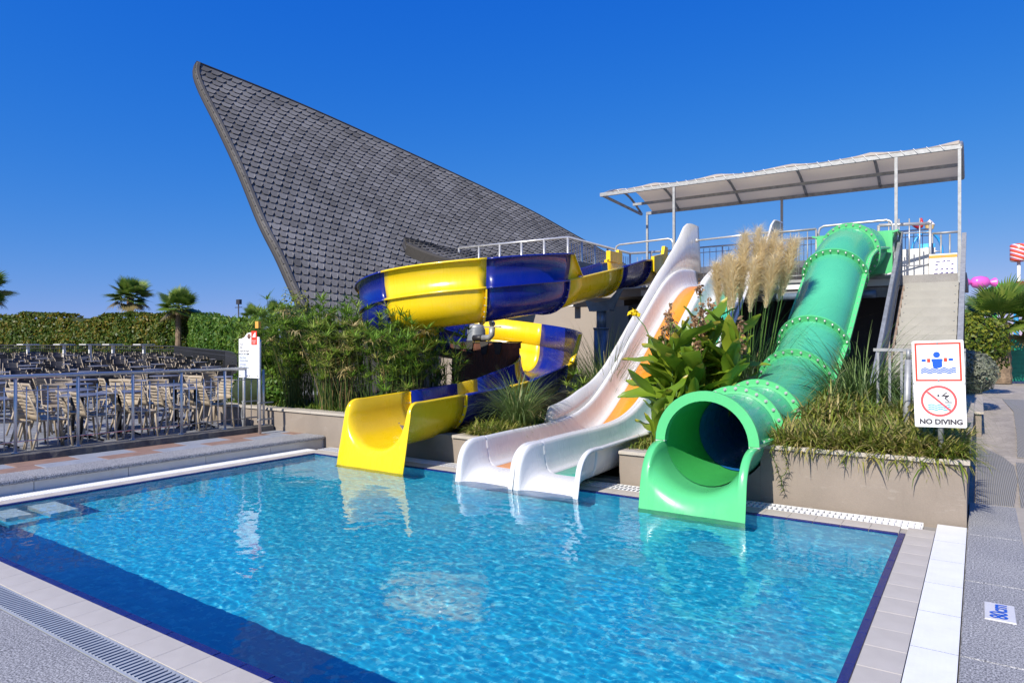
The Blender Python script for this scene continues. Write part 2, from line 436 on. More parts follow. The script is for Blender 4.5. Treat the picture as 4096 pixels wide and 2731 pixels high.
G1 = [(0.0,(0.012,0.030,0.006)),(0.45,(0.035,0.085,0.014)),(0.75,(0.075,0.135,0.020)),(1.0,(0.24,0.21,0.06))]
MT['papyrus'] = leafmat('papyrus_leaf', [(0.0,(0.05,0.12,0.014)),(0.5,(0.16,0.29,0.034)),(0.8,(0.30,0.39,0.07)),(1.0,(0.50,0.40,0.18))], 0.3)
MT['papstem'] = leafmat('papyrus_stem', [(0.0,(0.025,0.055,0.012)),(0.6,(0.055,0.11,0.02)),(0.85,(0.15,0.16,0.045)),(1.0,(0.28,0.21,0.09))], 0.1)
MT['hedge'] = leafmat('hedge_leaf', [(0.0,(0.018,0.045,0.006)),(0.45,(0.045,0.095,0.010)),(0.75,(0.10,0.135,0.013)),(1.0,(0.24,0.17,0.02))], 0.3)
MT['hedge2'] = leafmat('bright_hedge_leaf', [(0.0,(0.02,0.06,0.008)),(0.5,(0.06,0.15,0.015)),(1.0,(0.17,0.25,0.03))], 0.3)
MT['bush'] = leafmat('yellow_green_bush_leaf', [(0.0,(0.02,0.05,0.006)),(0.5,(0.07,0.13,0.012)),(1.0,(0.26,0.27,0.025))], 0.3)
MT['greyshrub'] = leafmat('grey_green_shrub_leaf', [(0.0,(0.07,0.085,0.055)),(0.5,(0.17,0.19,0.13)),(1.0,(0.27,0.27,0.20))], 0.2)
MT['grass'] = leafmat('fountain_grass_blade', [(0.0,(0.04,0.08,0.02)),(0.5,(0.13,0.21,0.055)),(0.85,(0.24,0.30,0.11)),(1.0,(0.40,0.35,0.17))], 0.3)
MT['darkgrass'] = leafmat('pampas_blade', [(0.0,(0.02,0.05,0.02)),(0.5,(0.06,0.12,0.04)),(0.85,(0.14,0.19,0.07)),(1.0,(0.34,0.28,0.13))], 0.3)
MT['cover'] = leafmat('ground_cover_leaf', [(0.0,(0.03,0.07,0.008)),(0.4,(0.10,0.17,0.018)),(0.75,(0.26,0.28,0.045)),(1.0,(0.42,0.34,0.14))], 0.3)
MT['plume'] = leafmat('pampas_plume', [(0.0,(0.62,0.50,0.27)),(0.5,(0.86,0.74,0.48)),(1.0,(0.94,0.88,0.68))], 0.45)
MT['canna'] = leafmat('canna_leaf', [(0.0,(0.07,0.16,0.012)),(0.5,(0.16,0.27,0.020)),(0.85,(0.29,0.36,0.03)),(1.0,(0.46,0.38,0.05))], 0.35, 0.35, 0.5)
MT['cannastem'] = leafmat('canna_stem', [(0.0,(0.08,0.16,0.03)),(1.0,(0.17,0.25,0.06))], 0.1)
MT['dead'] = leafmat('dried_flower', [(0.0,(0.14,0.07,0.035)),(0.5,(0.33,0.19,0.10)),(1.0,(0.56,0.38,0.22))], 0.3)
MT['flower'] = leafmat('yellow_flower', [(0.0,(0.85,0.55,0.01)),(1.0,(0.9,0.7,0.02))], 0.3)
MT['frond'] = leafmat('palm_frond', [(0.0,(0.04,0.09,0.014)),(0.5,(0.11,0.20,0.028)),(1.0,(0.28,0.33,0.06))], 0.3)
MT['frond_dry'] = leafmat('palm_dry_frond', [(0.0,(0.10,0.10,0.03)),(1.0,(0.26,0.20,0.09))], 0.2)

# ------------------------------------------------------------------ ground and pool
UL, UR, VN, VF = -8.93, -0.63, 2.345, 7.39        # water rectangle
m = MB()
Z = -0.05
x0, x1, y0, y1 = UL-0.3, UR+0.2, VN-0.2, VF+0.2
B = 900
m.add([(-B,-B,Z),(B,-B,Z),(B,B,Z),(-B,B,Z),(x0,y0,Z),(x1,y0,Z),(x1,y1,Z),(x0,y1,Z)], [(0,1,5,4),(1,2,6,5),(2,3,7,6),(3,0,4,7)])
tag(m.build('ground', MT['concrete']), kind='structure')

m = MB()
D = -0.54
m.add([(UL,VN,D),(UR,VN,D),(UR,VF,D),(UL,VF,D),(UL,VN,-.027),(UR,VN,-.027),(UR,VF,-.027),(UL,VF,-.027)],
      [(0,1,2,3),(0,4,5,1),(1,5,6,2),(2,6,7,3),(3,7,4,0)])
basin = tag(m.build('pool_basin', MT['pooltile']), kind='structure')
basin.cycles.is_caustics_receiver = True
# entry steps in the near left corner
stp = tag(MB().box(UL+0.002, UL+0.62, 2.93, 3.62, D+0.002, -0.36).build('pool_steps', MT['pooltile']), kind='structure')
MT['paletile'] = M('pale_step_mosaic', (0.50, 0.62, 0.64), 0.4, 0.25, 26)
for (x0_, x1_, y0_, y1_, z_) in ((UL+0.003, UL+0.60, 3.32, 3.60, -0.20), (UL+0.003, UL+0.44, 2.96, 3.20, -0.20)):
    o = MB().box(x0_, x1_, y0_, y1_, -0.359, z_).build('step_tread', MT['paletile'], stp); o.cycles.is_caustics_receiver = True
stp.cycles.is_caustics_receiver = True
# pale round discs laid on the pool floor in front of the slides
MT['pad'] = M('pale_floor_disc', (0.075, 0.42, 0.54), 0.6, 0.15, 4)
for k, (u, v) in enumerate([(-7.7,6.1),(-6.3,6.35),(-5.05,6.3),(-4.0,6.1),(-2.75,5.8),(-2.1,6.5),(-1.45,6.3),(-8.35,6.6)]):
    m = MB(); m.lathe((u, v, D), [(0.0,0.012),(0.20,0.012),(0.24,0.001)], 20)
    o = m.build('floor_disc', MT['pad'], basin); o.cycles.is_caustics_receiver = True

def watermat():
    m, nt, p, out = nmat('pool_water')
    p.inputs['Base Color'].default_value = (0.93, 0.985, 1.0, 1)
    p.inputs['Roughness'].default_value = 0.0
    p.inputs['IOR'].default_value = 1.333
    p.inputs['Transmission Weight'].default_value = 1.0
    return m
MT['water'] = watermat()
m = MB()
nx, ny = 560, 340
rows = []
for i in range(nx+1):
    x = UL + (UR-UL)*i/nx
    row = []
    for j in range(ny+1):
        y = VN + (VF-VN)*j/ny
        z = noise.noise(Vector((x*1.3+9, y*1.6, 1.0)))*0.0040
        z += noise.noise(Vector((x*3.4, y*4.0, 3.0)))*0.0024
        z += noise.noise(Vector((x*9.5, y*11, 7.0)))*0.0011
        z += noise.noise(Vector((x*22, y*25, 11.0)))*0.00055
        for (cx, cy, amp) in ((-5.9, 5.2, 0.0008), (-3.6, 5.0, 0.0009), (-4.5, 6.55, 0.001), (-6.6, 4.4, 0.0006)):
            r = math.hypot(x-cx, y-cy)
            z += amp*math.sin(r*24)*math.exp(-r*1.6)
        row.append((x, y, z-0.012))
    rows.append(row)
m.grid(rows, 0, True, flip=True)
water = tag(m.build('pool_water', MT['water']), kind='structure')
water.cycles.is_caustics_caster = True

# rim: cobalt edge tiles, grey border tiles (each its own piece), grating beyond
rim = tag(MB().box(UL-0.30, UL-0.002, VN-0.45, VF+0.02, -0.09, -0.016).box(UR+0.002, UR+0.28, VN-0.45, VF+0.32, -0.09, -0.016)
          .box(UL-0.001, UR+0.001, VN-0.3, VN-0.003, -0.09, -0.016).box(UL-0.30, UR+0.001, VF+0.021, VF+0.32, -0.09, -0.016).build('pool_rim', MT['grout']), kind='structure')
TM = {}
def tilepiece(name, sx, sy, h, mat, b=0.0012):
    key = (name, round(sx,3), round(sy,3), mat.name)
    if key not in TM:
        TM[key] = MB().bbox(-sx/2, sx/2, -sy/2, sy/2, -h, 0, b).mesh(name, mat)
    return TM[key]
def put(name, me, loc, parent, rz=0.0):
    o = link(name, me, parent, True); o.location = Vector(loc) - wloc(parent); o.rotation_euler = (0,0,rz)
    return o
def strip(x0, x1, y0, y1, n, along, mat, name, gap=0.0025, z=0.0, parent=rim):
    for k in range(n):
        if along == 'x':
            a = x0+(x1-x0)*k/n; b = x0+(x1-x0)*(k+1)/n
            put(name, tilepiece(name, b-a-gap, y1-y0, 0.03, mat), ((a+b)/2, (y0+y1)/2, z + rnd.uniform(-0.0006,0.0006)), parent)
        else:
            a = y0+(y1-y0)*k/n; b = y0+(y1-y0)*(k+1)/n
            put(name, tilepiece(name, x1-x0, b-a-gap, 0.03, mat), ((x0+x1)/2, (a+b)/2, z + rnd.uniform(-0.0006,0.0006)), parent)
EW = 0.055
strip(UL, UR, VN-EW, VN-0.003, 33, 'x', MT['blueedge'], 'edge_tile', 0.007)
strip(UL, UR, VF+0.003, VF+EW, 33, 'x', MT['blueedge'], 'edge_tile', 0.007)
strip(UR+0.003, UR+EW, VN-EW, VF+EW, 21, 'y', MT['blueedge'], 'edge_tile', 0.007)
strip(UL-EW, UL-0.003, VN-EW, VF+EW, 21, 'y', MT['blueedge'], 'edge_tile', 0.007)
strip(UL-0.26, UR+0.001, VN-0.275, VN-EW-0.006, 34, 'x', MT['border'], 'border_tile', z=0.002)
strip(UL-0.26, UR+0.001, VF+EW+0.006, VF+0.30, 34, 'x', MT['border'], 'border_tile', z=0.002)
strip(UR+EW+0.006, UR+0.285, VN-0.275, VF+0.30, 18, 'y', MT['border'], 'border_tile', z=0.002)
strip(UL-0.26, UL-EW-0.006, VN-0.27, VF+EW, 20, 'y', MT['border'], 'border_tile', z=0.002)

def grating(label, x0, x1, y0, y1, along, pitch, slatw, mats=MT['plastic_white'], perf=False):
    t = thing('drain_grating', label, 'grating', ((x0+x1)/2, (y0+y1)/2, -0.05))
    m = MB(); m.box(x0, x1, y0, y1, -0.06, -0.044); m.build('channel', MT['gap'], t)
    m = MB(); f = 0.018
    if along == 'x':
        m.box(x0, x1, y0, y0+f, -0.043, 0.0); m.box(x0, x1, y1-f, y1, -0.043, 0.0)
        if perf: m.box(x0, x1, (y0+y1)/2-f/2, (y0+y1)/2+f/2, -0.043, -0.001)
    else:
        m.box(x0, x0+f, y0, y1, -0.043, 0.0); m.box(x1-f, x1, y0, y1, -0.043, 0.0)
        if perf: m.box((x0+x1)/2-f/2, (x0+x1)/2+f/2, y0, y1, -0.043, -0.001)
    m.build('frame', mats, t)
    m = MB()
    if along == 'x':
        k = x0
        while k < x1-slatw:
            m.box(k, k+slatw, y0+f, y1-f, -0.035, 0.003, tone=rnd.random()); k += pitch
    else:
        k = y0
        while k < y1-slatw:
            m.box(x0+f, x1-f, k, k+slatw, -0.035, 0.003, tone=rnd.random()); k += pitch
    tag(m.build('slats', mats, t), kind='stuff')
    return t
grating('white slotted drain grating below the beige planter wall under the slides', UL-0.30, UR+0.17, VF+0.305, VF+0.60, 'x', 0.056, 0.024, perf=True)
grating('white ribbed drain grating below the granite ledge beside the railing', UL-0.56, UL-0.265, VN-0.4, VF+0.30, 'y', 0.036, 0.024)
MT['plastic_grey'] = M('grey_plastic_slats', (0.34, 0.36, 0.38), 0.5, 0.06, 5, dirt=0.3, dcol=(0.24,0.25,0.26))
grating('grey slatted drain grating between the near granite deck and the pool border', UL-0.5, UR+0.29, 1.885, VN-0.28, 'x', 0.040, 0.022, MT['plastic_grey'])
# right hand grating: solid white panels with rows of small holes
t = thing('drain_grating', 'solid white perforated drain panels along the granite deck with the depth plate', 'grating', (-0.22, 5, -0.05))
m = MB(); m.box(-0.343, -0.095, 2.07, 7.99, -0.06, -0.03); m.build('channel', MT['gap'], t)
def holed(x0, x1, y0, y1, z, nx, ny, fx):
    # panel surface with rows of slots: cells of quads round each slot
    m = MB()
    dx = (x1-x0)/nx; dy = (y1-y0)/ny
    for i in range(nx):
        for j in range(ny):
            a = x0+i*dx; b = a+dx; c = y0+j*dy; d = c+dy
            hx = dx*fx; hy = dy*0.10
            e = a+(dx-hx)/2; f = b-(dx-hx)/2; g = c+(dy-hy)/2; h = d-(dy-hy)/2
            m.add([(a,c,z),(b,c,z),(b,d,z),(a,d,z),(e,g,z),(f,g,z),(f,h,z),(e,h,z),(e,g,z-.02),(f,g,z-.02),(f,h,z-.02),(e,h,z-.02)],
                  [(0,1,5,4),(1,2,6,5),(2,3,7,6),(3,0,4,7),(4,5,9,8),(5,6,10,9),(6,7,11,10),(7,4,8,11)])
    return m
for k in range(9):
    a = 2.075+k*0.658
    holed(-0.34, -0.098, a, a+0.654, 0.002, 8, 22, 0.10).build('grating_panel', MT['plastic_white'], t)

# granite decks
deck = tag(MB().box(-0.092, 1.6, -3, 9.33, -0.045, -0.006).build('granite_deck', MT['grout']), kind='structure')
for k in range(8):
    a = -2.9+k*1.52
    put('granite_slab', tilepiece('granite_slab', 0.417, 1.514, 0.03, MT['granite'], 0.006), (0.118, a+0.76, 0.004), deck)
for k in range(7):
    a = -2.9+k*1.52
    put('granite_slab', tilepiece('granite_slab', 1.20, 1.514, 0.03, MT['granite'], 0.006), (0.932+0.002, a+0.76-0.2, 0.003), deck)
dk2 = tag(MB().box(-14, -0.094, -3, 1.882, -0.045, -0.006).build('near_deck', MT['grout']), kind='structure')
for i in range(6):
    for j in range(2):
        put('granite_slab', tilepiece('granite_slab', 2.30, 2.39, 0.03, MT['granite'], 0.004), (-1.25-i*2.303, 0.68-j*2.393, 0.0035), dk2)

# 80 cm depth plate
pl = thing('depth_plate', 'white mosaic plate with blue 80cm depth lettering set in the granite deck', 'plate', (0.115, 5.59, 0.0))
MB().bbox(0.03, 0.198, 5.42, 5.765, -0.02, 0.012, 0.003).build('plate', M('white_mosaic', (0.66,0.65,0.66), 0.4, 0.05, 5, bump=0.8, bscale=90), pl)
def text_mesh(txt, size, spacing=1.0, ext=0.0, bold=0.0):
    cu = bpy.data.curves.new('lettering', 'FONT')
    cu.body = txt; cu.size = size; cu.space_character = spacing
    cu.align_x = 'CENTER'; cu.align_y = 'CENTER'; cu.extrude = ext; cu.resolution_u = 4; cu.offset = bold
    ob = bpy.data.objects.new('lettering', cu); COL.objects.link(ob)
    dg = bpy.context.evaluated_depsgraph_get()
    me = bpy.data.meshes.new_from_object(ob.evaluated_get(dg))
    bpy.data.objects.remove(ob); bpy.data.curves.remove(cu)
    return me
def text(name, txt, size, mat, parent, origin, xdir, ydir, sx=1.0, bold=0.0, align='CENTER'):
    me = text_mesh(txt, size, bold=bold)
    xs = [v.co.x for v in me.vertices]
    dx = 0
    if align == 'LEFT': dx = -min(xs)
    X = Vector(xdir).normalized(); Y = Vector(ydir).normalized(); O = Vector(origin)
    for v in me.vertices:
        p = v.co.copy()
        v.co = O + X*(p.x+dx)*sx + Y*p.y
    me.materials.clear(); me.materials.append(mat)
    return link(name, me, parent)
tag(text('lettering', '80cm', 0.135, MT['signblue'], pl, (0.112, 5.595, 0.0145), (0,1,0), (-1,0,0), 0.98, bold=0.003), kind='stuff')

# ------------------------------------------------------------------ left ledge, terrace, railing
LX = UL-0.565                                       # face of the ledge
ledge = tag(MB().box(LX-0.45, LX-0.012, -3, 8.02, -0.05, 0.125).build('ledge', MT['grout']), kind='structure')
for k in range(9):
    a = -2.0+k*1.12
    put('face_tile', tilepiece('face_tile', 0.02, 1.112, 0.17, MT['whitetile'], 0.003), (LX-0.004, a+0.56, 0.126), ledge)
def coping():
    m = MB(); prof = [(0.06,0.126),(0.07,0.14),(0.068,0.165),(0.055,0.182),(0.03,0.187),(-0.46,0.187),(-0.46,0.126)]
    return prof
m = MB()
for k in range(7):
    a = -2.4+k*1.5; b = a+1.494
    if b > 8.02: b = 8.02
    rows = [[(LX+p[0], y, p[1]) for p in coping()] for y in (a, b)]
    mm = MB(); mm.grid(rows, 0, False, True, flip=True)
    n = len(coping())
    mm.f += [tuple(range(n)), tuple(range(2*n-1, n-1, -1))]; mm.m += [0,0]; mm.s += [False]*2; mm.t += [0.5]*2
    mm.build('coping_stone', MT['granite'], ledge)
# checker paving strip behind the coping
pv = tag(MB().box(-10.83, LX-0.47, -3, 8.02, -0.05, 0.145).build('paving_strip', MT['grout']), kind='structure')
for i in range(2):
    for j in range(14):
        mt = MT['stone_brown'] if (i+j) % 2 else MT['stone_blue']
        sy = 0.78
        put('paving_tile', tilepiece('paving_tile', 0.402, sy-0.008, 0.03, mt, 0.004), (LX-0.685-0.41*i, -2.3+sy*(j+0.5)-0.2*i, 0.176+rnd.uniform(-.002,.002)), pv)
# rough mortar kerb
m = MB(); rows = []
for k in range(120):
    y = -3+11*k/119
    j = lambda s, a: noise.noise(Vector((y*s, a, 2)))
    rows.append([(-10.80+0.012*j(3,0), y, 0.10), (-10.815+0.02*j(5,1), y, 0.265+0.02*j(4,3)), (-10.85, y, 0.285+0.008*j(3,4)), (-11.05, y, 0.285), (-11.06, y, 0.05)])
m.grid(rows, 0, False, flip=True)
tag(m.build('mortar_kerb', MT['curb']), kind='structure')

def floor_z(x, y):
    d = -x*0.5635 + y*0.826
    return 0.19 + max(0.0, d-17)*0.0135
# slate terrace: tilted paving field made of slabs near the railing, one sheet beyond
m = MB(); rows = []
for i in range(26):
    x = -11.06 - i*2.2
    rows.append([(x, -8+k*2.0, floor_z(x, -8+k*2.0)) for k in range(34)])
m.grid(rows, 0, False)
terr = tag(m.build('terrace', MT['terrace']), kind='structure')
for i in range(9):
    for j in range(16):
        x = -11.42-0.62*i; y = 2.2+0.62*j
        put('slate_slab', tilepiece('slate_slab', 0.606, 0.606, 0.03, MT['terrace'], 0.004), (x, y, floor_z(x, y)+0.011+rnd.uniform(-.003,.003)), terr)

def railing_left():
    t = thing('pool_railing', 'long stainless railing with thick handrail between pool and chairs', 'railing', (-10.93, 5, 0.28))
    X = -10.93
    MB().tube([(X,-3,1.335),(X,7.75,1.335)], 0.028, 12).build('handrail', MT['steel'], t)
    for h in (1.135, 0.44):
        MB().tube([(X,-3,h),(X,7.72,h)], 0.009, 6).build('crossbar', MT['steel'], t)
    y = -2.4+0.005
    ys = []
    while y < 7.9:
        MB().tube([(X,y,0.28),(X,y,1.31)], 0.022, 10).tube([(X,y,0.285),(X,y,0.297)], 0.05, 12).build('post', MT['steel'], t)
        ys.append(y); y += 0.79
    bm = MB().tube([(0,0,0),(0,0,0.86)], 0.009, 6).mesh('baluster', MT['steel'])
    for a in ys[:-1]:
        for k in range(1, 6):
            put('baluster', bm, (X, a+0.79*k/6, 0.33), t)
    return t
railing_left()

# information board on two poles at the end of the terrace
ib = thing('information_board', 'white pool information board with printed text on two steel poles', 'sign', (-10.9, 7.55, 0.17))
BX0, BX1, BY = -11.14, -10.535, 7.50
for x in (-11.04, -10.58):
    MB().tube([(x, BY+0.04, 0.15), (x, BY+0.04, 1.86)], 0.027, 10).build('pole', MT['steel'], ib)
    for z in (0.42, 0.72):
        MB().box(x-0.034, x+0.034, BY+0.01, BY+0.30, z, z+0.02).build('clamp', MT['galv'], ib)
prof = [(BX0,1.17),(BX1,1.17),(BX1,1.90),(BX1-0.13,1.91),(BX1-0.20,1.975),(BX1-0.27,1.985),(BX1-0.36,1.97),(BX1-0.44,1.90),(BX0+0.08,1.875),(BX0,1.87)]
MB().prism([(x,BY,z) for x,z in prof], (0,0.012,0)).build('panel', MT['signwhite'], ib)
f = BY-0.003
for k, s in enumerate(['Tarih','Date','Suyun PH Degeri','Water PH-value','Klor Orani','Chlorine Ratio','Su Sicakligi','Water Temperature']):
    text('lettering', s, 0.046, MT['signdark'], ib, (BX0+0.035, f, 1.772-0.0545*k-0.012*(k//2)), (1,0,0), (0,0,1), 0.9, align='LEFT')
for k in range(4):
    MB().box(BX1-0.24, BX1-0.03, f, f+0.002, 1.715-0.12*k, 1.718-0.12*k).build('ruled_line', MT['signpurple'], ib)
text('handwriting', '15', 0.075, MT['signpurple'], ib, (BX1-0.13, f, 1.51), (1,0,0), (0,0,1), 0.8)
MB().prism([(BX0+0.018,f,1.20),(BX0+0.275,f,1.20),(BX0+0.275,f,1.60),(BX0+0.19,f,1.60),(BX0+0.147,f,1.575),(BX0+0.10,f,1.60),(BX0+0.018,f,1.60)], (0,0.002,0)).build('paper_pocket', M('pocket_grey', (0.60,0.64,0.72), 0.3, 0.02), ib)
MB().box(BX0+0.315, BX1-0.045, f-0.001, f+0.002, 1.20, 1.60).build('paper_sheet', M('paper_cream', (0.78,0.76,0.70), 0.5, 0.03), ib)
for (x, z) in ((0.03,1.60),(0.265,1.60),(0.30,1.60),(0.04,1.205),(0.265,1.205),(0.32,1.205),(0.55,1.205)):
    MB().tube([(BX0+x,f-0.008,z),(BX0+x,f,z)], 0.009, 8).build('screw', MT['darkmetal'], ib)
MB().lathe((BX1-0.30, f+0.004, 1.915), [(0.0,-0.006),(0.045,-0.006),(0.05,0.0)], 20, 'y').build('emblem', M('emblem_brown', (0.22,0.10,0.07), 0.4), ib)
text('emblem_mark', '^', 0.11, MT['signdark'], ib, (BX1-0.30, f-0.004, 1.88), (1,0,0), (0,0,1), 0.7)
MB().box(BX1-0.225, BX1-0.065, f-0.004, f, 1.765, 2.01).build('red_notice', MT['signred'], ib)
text('lettering', 'STOP', 0.04, MT['signwhite'], ib, (BX1-0.145, f-0.006, 1.795), (1,0,0), (0,0,1), 0.9)
text('lettering', 'EMERGENCY', 0.028, MT['signwhite'], ib, (BX1-0.145, f-0.006, 1.835), (1,0,0), (0,0,1), 0.8)
MB().prism([(BX1-0.19,f-0.006,1.90),(BX1-0.10,f-0.006,1.90),(BX1-0.10,f-0.006,1.99),(BX1-0.15,f-0.006,1.96)], (0,0.001,0)).build('pictogram', MT['signwhite'], ib)
MB().box(BX1-0.15, BX1-0.06, BY+0.02, BY+0.08, 2.06, 2.18).build('button_box', MT['signorange'], ib)
MB().tube([(BX1-0.07, BY+0.06, z*0.05) for z in range(4, 26)], 0.007, 6).build('green_hose', MT['fencegreen'], ib)
MB().tube([(BX0+0.07+0.02*math.sin(z*0.5), BY+0.02, 0.17+z*0.035) for z in range(0, 17)], 0.010, 6).build('grey_cable', MT['galv'], ib)

# ------------------------------------------------------------------ planter walls in front of the slides
def planter(label, x0, x1, ztop, v0=8.05, capj=0.95):
    t = thing('planter_wall', label, 'planter wall', ((x0+x1)/2, v0+0.12, -0.05))
    MB().box(x0, x1, v0, v0+0.24, -0.05, ztop-0.042).build('wall', MT['wall'], t)
    n = max(1, round((x1-x0)/capj))
    for k in range(n):
        a = x0+(x1-x0)*k/n; b = x0+(x1-x0)*(k+1)/n
        MB().bbox(a+0.002, b-0.002 if k < n-1 else b+0.028, v0-0.032, v0+0.27, ztop-0.041, ztop, 0.005).build('cap_stone', MT['cap'], t)
    return t
planter('beige planter wall with pale stone cap behind the information board and papyrus', -13.6, -7.90, 0.585)
pm = planter('low beige planter wall with pale cap between the yellow and white chutes', -6.57, -5.69, 0.41)
cut = [(-7.898,-0.05),(-7.898,0.56)] + [(-7.22+0.61*math.copysign(abs(math.cos(R(a_)))**0.85, math.cos(R(a_))), 0.985-0.665*abs(math.sin(R(a_)))**0.8) for a_ in range(168,11,-8)] + [(-6.572,0.40),(-6.572,-0.05)]
cut = [(x_, min(z_, 0.56 if x_ < -7.3 else 0.40)) for x_, z_ in cut]
MB().prism([(x_,8.052,z_) for x_,z_ in cut], (0,0.238,0)).build('wall_under_slide', MT['wall'], pm)
MB().box(-5.688, -5.0, 8.052, 8.29, -0.05, 0.03).build('wall_under_slide', MT['wall'], pm)
pg = planter('short low planter wall between the white slide and the green chute', -3.82, -3.04, 0.42)
MB().box(-4.998, -3.822, 8.052, 8.29, -0.05, 0.03).build('wall_under_slide', MT['wall'], pg)
cut = [(-3.038,-0.05),(-3.038,0.40)] + [(-2.495+0.512*math.cos(R(a_)), 0.685+0.512*math.sin(R(a_))) for a_ in range(212,329,8)] + [(-2.062,0.40),(-2.062,-0.05)]
MB().prism([(x_,8.052,z_) for x_,z_ in cut], (0,0.238,0)).build('wall_under_tube', MT['wall'], pg)
pw = planter('tall beige planter wall with stone cap below the warning sign', -2.06, -0.10, 0.645)
MB().box(-0.34, -0.101, 8.292, 15.9, -0.05, 0.60).build('side_wall', MT['wall'], pw)
for k in range(8):
    MB().bbox(-0.36, -0.072, 8.323+k*0.945, 8.323+(k+1)*0.945-0.004, 0.602, 0.644, 0.005).build('cap_stone', MT['cap'], pw)
# earth behind the walls
def soil_z(x, y):
    b = 0.50 if (x < -7.4 or x > -2.75) else 0.33
    for a, c, top in ((-8.0,-6.45,0.2),(-5.8,-3.7,-0.02),(-3.1,-1.9,0.08)):
        if a < x < c and y < 10.6: b = min(b, top+max(0,(y-9.9))*0.3)
    return b + 0.06*noise.noise(Vector((x*1.5, y*1.5, 4)))
m = MB()
rows = [[(-13.5+0.25*i, 8.28+0.26*k, soil_z(-13.5+0.25*i, 8.28+0.26*k)) for k in range(28)] for i in range(54)]
m.grid(rows, 0, True)
tag(m.build('planting_bed', MT['soil']), kind='structure')

# ------------------------------------------------------------------ platform, under-wall, stairs
PZ = 3.17
PV = 16.0
pf = thing('slide_platform', 'raised concrete slide platform with white edge above a dark recess', 'platform', (-4.5, 17.5, 0))
MB().box(-8.1, -0.2, PV+0.03, 19.3, PZ-0.20, PZ).build('deck', MT['concrete'], pf)
MB().box(-7.0, -1.36, PV, PV+0.028, PZ-0.19, PZ-0.005).build('edge_beam', MT['paint_white'], pf)
MB().box(-7.0, -1.36, PV-0.05, PV-0.002, PZ-0.05, PZ+0.012).build('edge_trim', MT['galv'], pf)
MB().box(-7.0, -1.40, PV+0.10, PV+0.22, PZ-0.42, PZ-0.21).build('support_beam', MT['galv_dark'], pf)
MB().tube([(-6.6,PV-0.12,PZ-0.36),(-1.95,PV-0.12,PZ-0.36),(-1.75,PV-0.12,PZ-0.36)], 0.085, 12).build('water_pipe', MT['pole_blue'], pf)
MB().tube([(-3.6,PV+0.02,PZ-0.30),(-2.1,PV+0.02,PZ-0.30)], 0.07, 10).build('water_pipe', MT['galv'], pf)
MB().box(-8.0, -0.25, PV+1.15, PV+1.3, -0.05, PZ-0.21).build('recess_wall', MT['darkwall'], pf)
MB().box(-6.62, -6.55, PV-0.02, PV+0.1, -0.05, PZ-0.3).build('pillar', MT['wall_far'], pf)
MB().box(-1.52, -1.42, PV-1.0, PV-0.9, -0.05, 1.95).build('pillar', MT['wall_far'], pf)
MB().box(-6.9, -6.63, PV-0.75, PV+0.05, -0.05, PZ-0.45).build('stained_wall', MT['brownwall'], pf)
# rear parapet
MB().box(-7.4, -0.9, 19.3, 19.5, PZ, PZ+0.62).build('parapet', MT['wall_far'], pf)
MB().box(-7.45, -0.88, 19.27, 19.53, PZ+0.621, PZ+0.80).build('parapet_cap', MT['paint_white'], pf)
MB().box(-1.9, -0.80, 17.8, 17.9, PZ, PZ+0.74).build('white_screen', MT['paint_white'], pf)
MB().box(-5.35, -4.45, 17.4, 17.5, PZ, PZ+0.42).build('white_screen', MT['paint_white'], pf)

# terrace building to the left of the platform
tb = thing('terrace_building', 'beige flat-roofed block behind the spiral slide', 'building', (-10.5, 17, 0))
MB().box(-16.0, -7.02, 15.3, 20, -0.05, 2.70).build('wall', MT['wall_far'], tb)
MB().box(-7.018, -6.905, 15.3, 16.1, -0.05, 2.68).build('stained_corner', MT['brownwall'], tb)
MB().box(-16.0, -8.52, 15.6, 20, 2.701, 3.30).build('upper_slab', MT['wall_far'], tb)
MB().box(-8.50, -8.36, 14.95, 19.6, 2.702, 3.86).build('parapet', MT['motor'], tb)  # shade of the side wall painted in as grey; its lit end is white
MB().box(-8.515, -8.345, 14.93, 14.949, 2.705, 3.88).build('parapet_end', MT['paint_white'], tb)

def rail_run(t, pts, zf, ztop, r=0.022, n_bal=0, post_every=1.1, mat=None, bal_r=0.009, low=None, mid=None, botb=0.12):
    mat = mat or MT['steel']
    MB().tube([(x,y,ztop) for x,y in pts], r, 10).build('handrail', mat, t)
    if mid: MB().tube([(x,y,mid) for x,y in pts], r*0.5, 6).build('crossbar', mat, t)
    if botb: MB().tube([(x,y,zf+botb) for x,y in pts], r*0.5, 6).build('crossbar', mat, t)
    bm = None
    for (a, b) in zip(pts[:-1], pts[1:]):
        a = Vector((*a, 0)); b = Vector((*b, 0)); L = (b-a).length
        n = max(1, round(L/post_every))
        for k in range(n+1):
            p = a.lerp(b, k/n)
            if k == 0 and a != Vector((*pts[0],0)): continue
            MB().tube([(p.x,p.y,zf),(p.x,p.y,ztop)], r*0.85, 8).build('post', mat, t)
        if n_bal:
            if bm is None: bm = MB().tube([(0,0,0),(0,0,ztop-zf-0.14)], bal_r, 5).mesh('baluster', mat)
            tot = n*(n_bal+1)
            for k in range(tot):
                if k % (n_bal+1) == 0: continue
                p = a.lerp(b, k/tot)
                put('baluster', bm, (p.x, p.y, zf+botb-0.02), t)
tr = thing('terrace_railing', 'thin stainless railing along the roof terrace above the spiral slide', 'railing', (-10, 15.6, 3.3))
rail_run(tr, [(-12.15,15.15),(-8.62,15.15),(-8.62,18.9),(-6.7,19.15)], 3.30, 4.47, 0.036, 0, 0.72, botb=0.2)
bm = MB().tube([(0,0,0),(0,0,0.92)], 0.010, 5).mesh('baluster', MT['steel'])
for k in range(24):
    put('baluster', bm, (-8.60, 15.3+0.148*k, 3.42), tr)
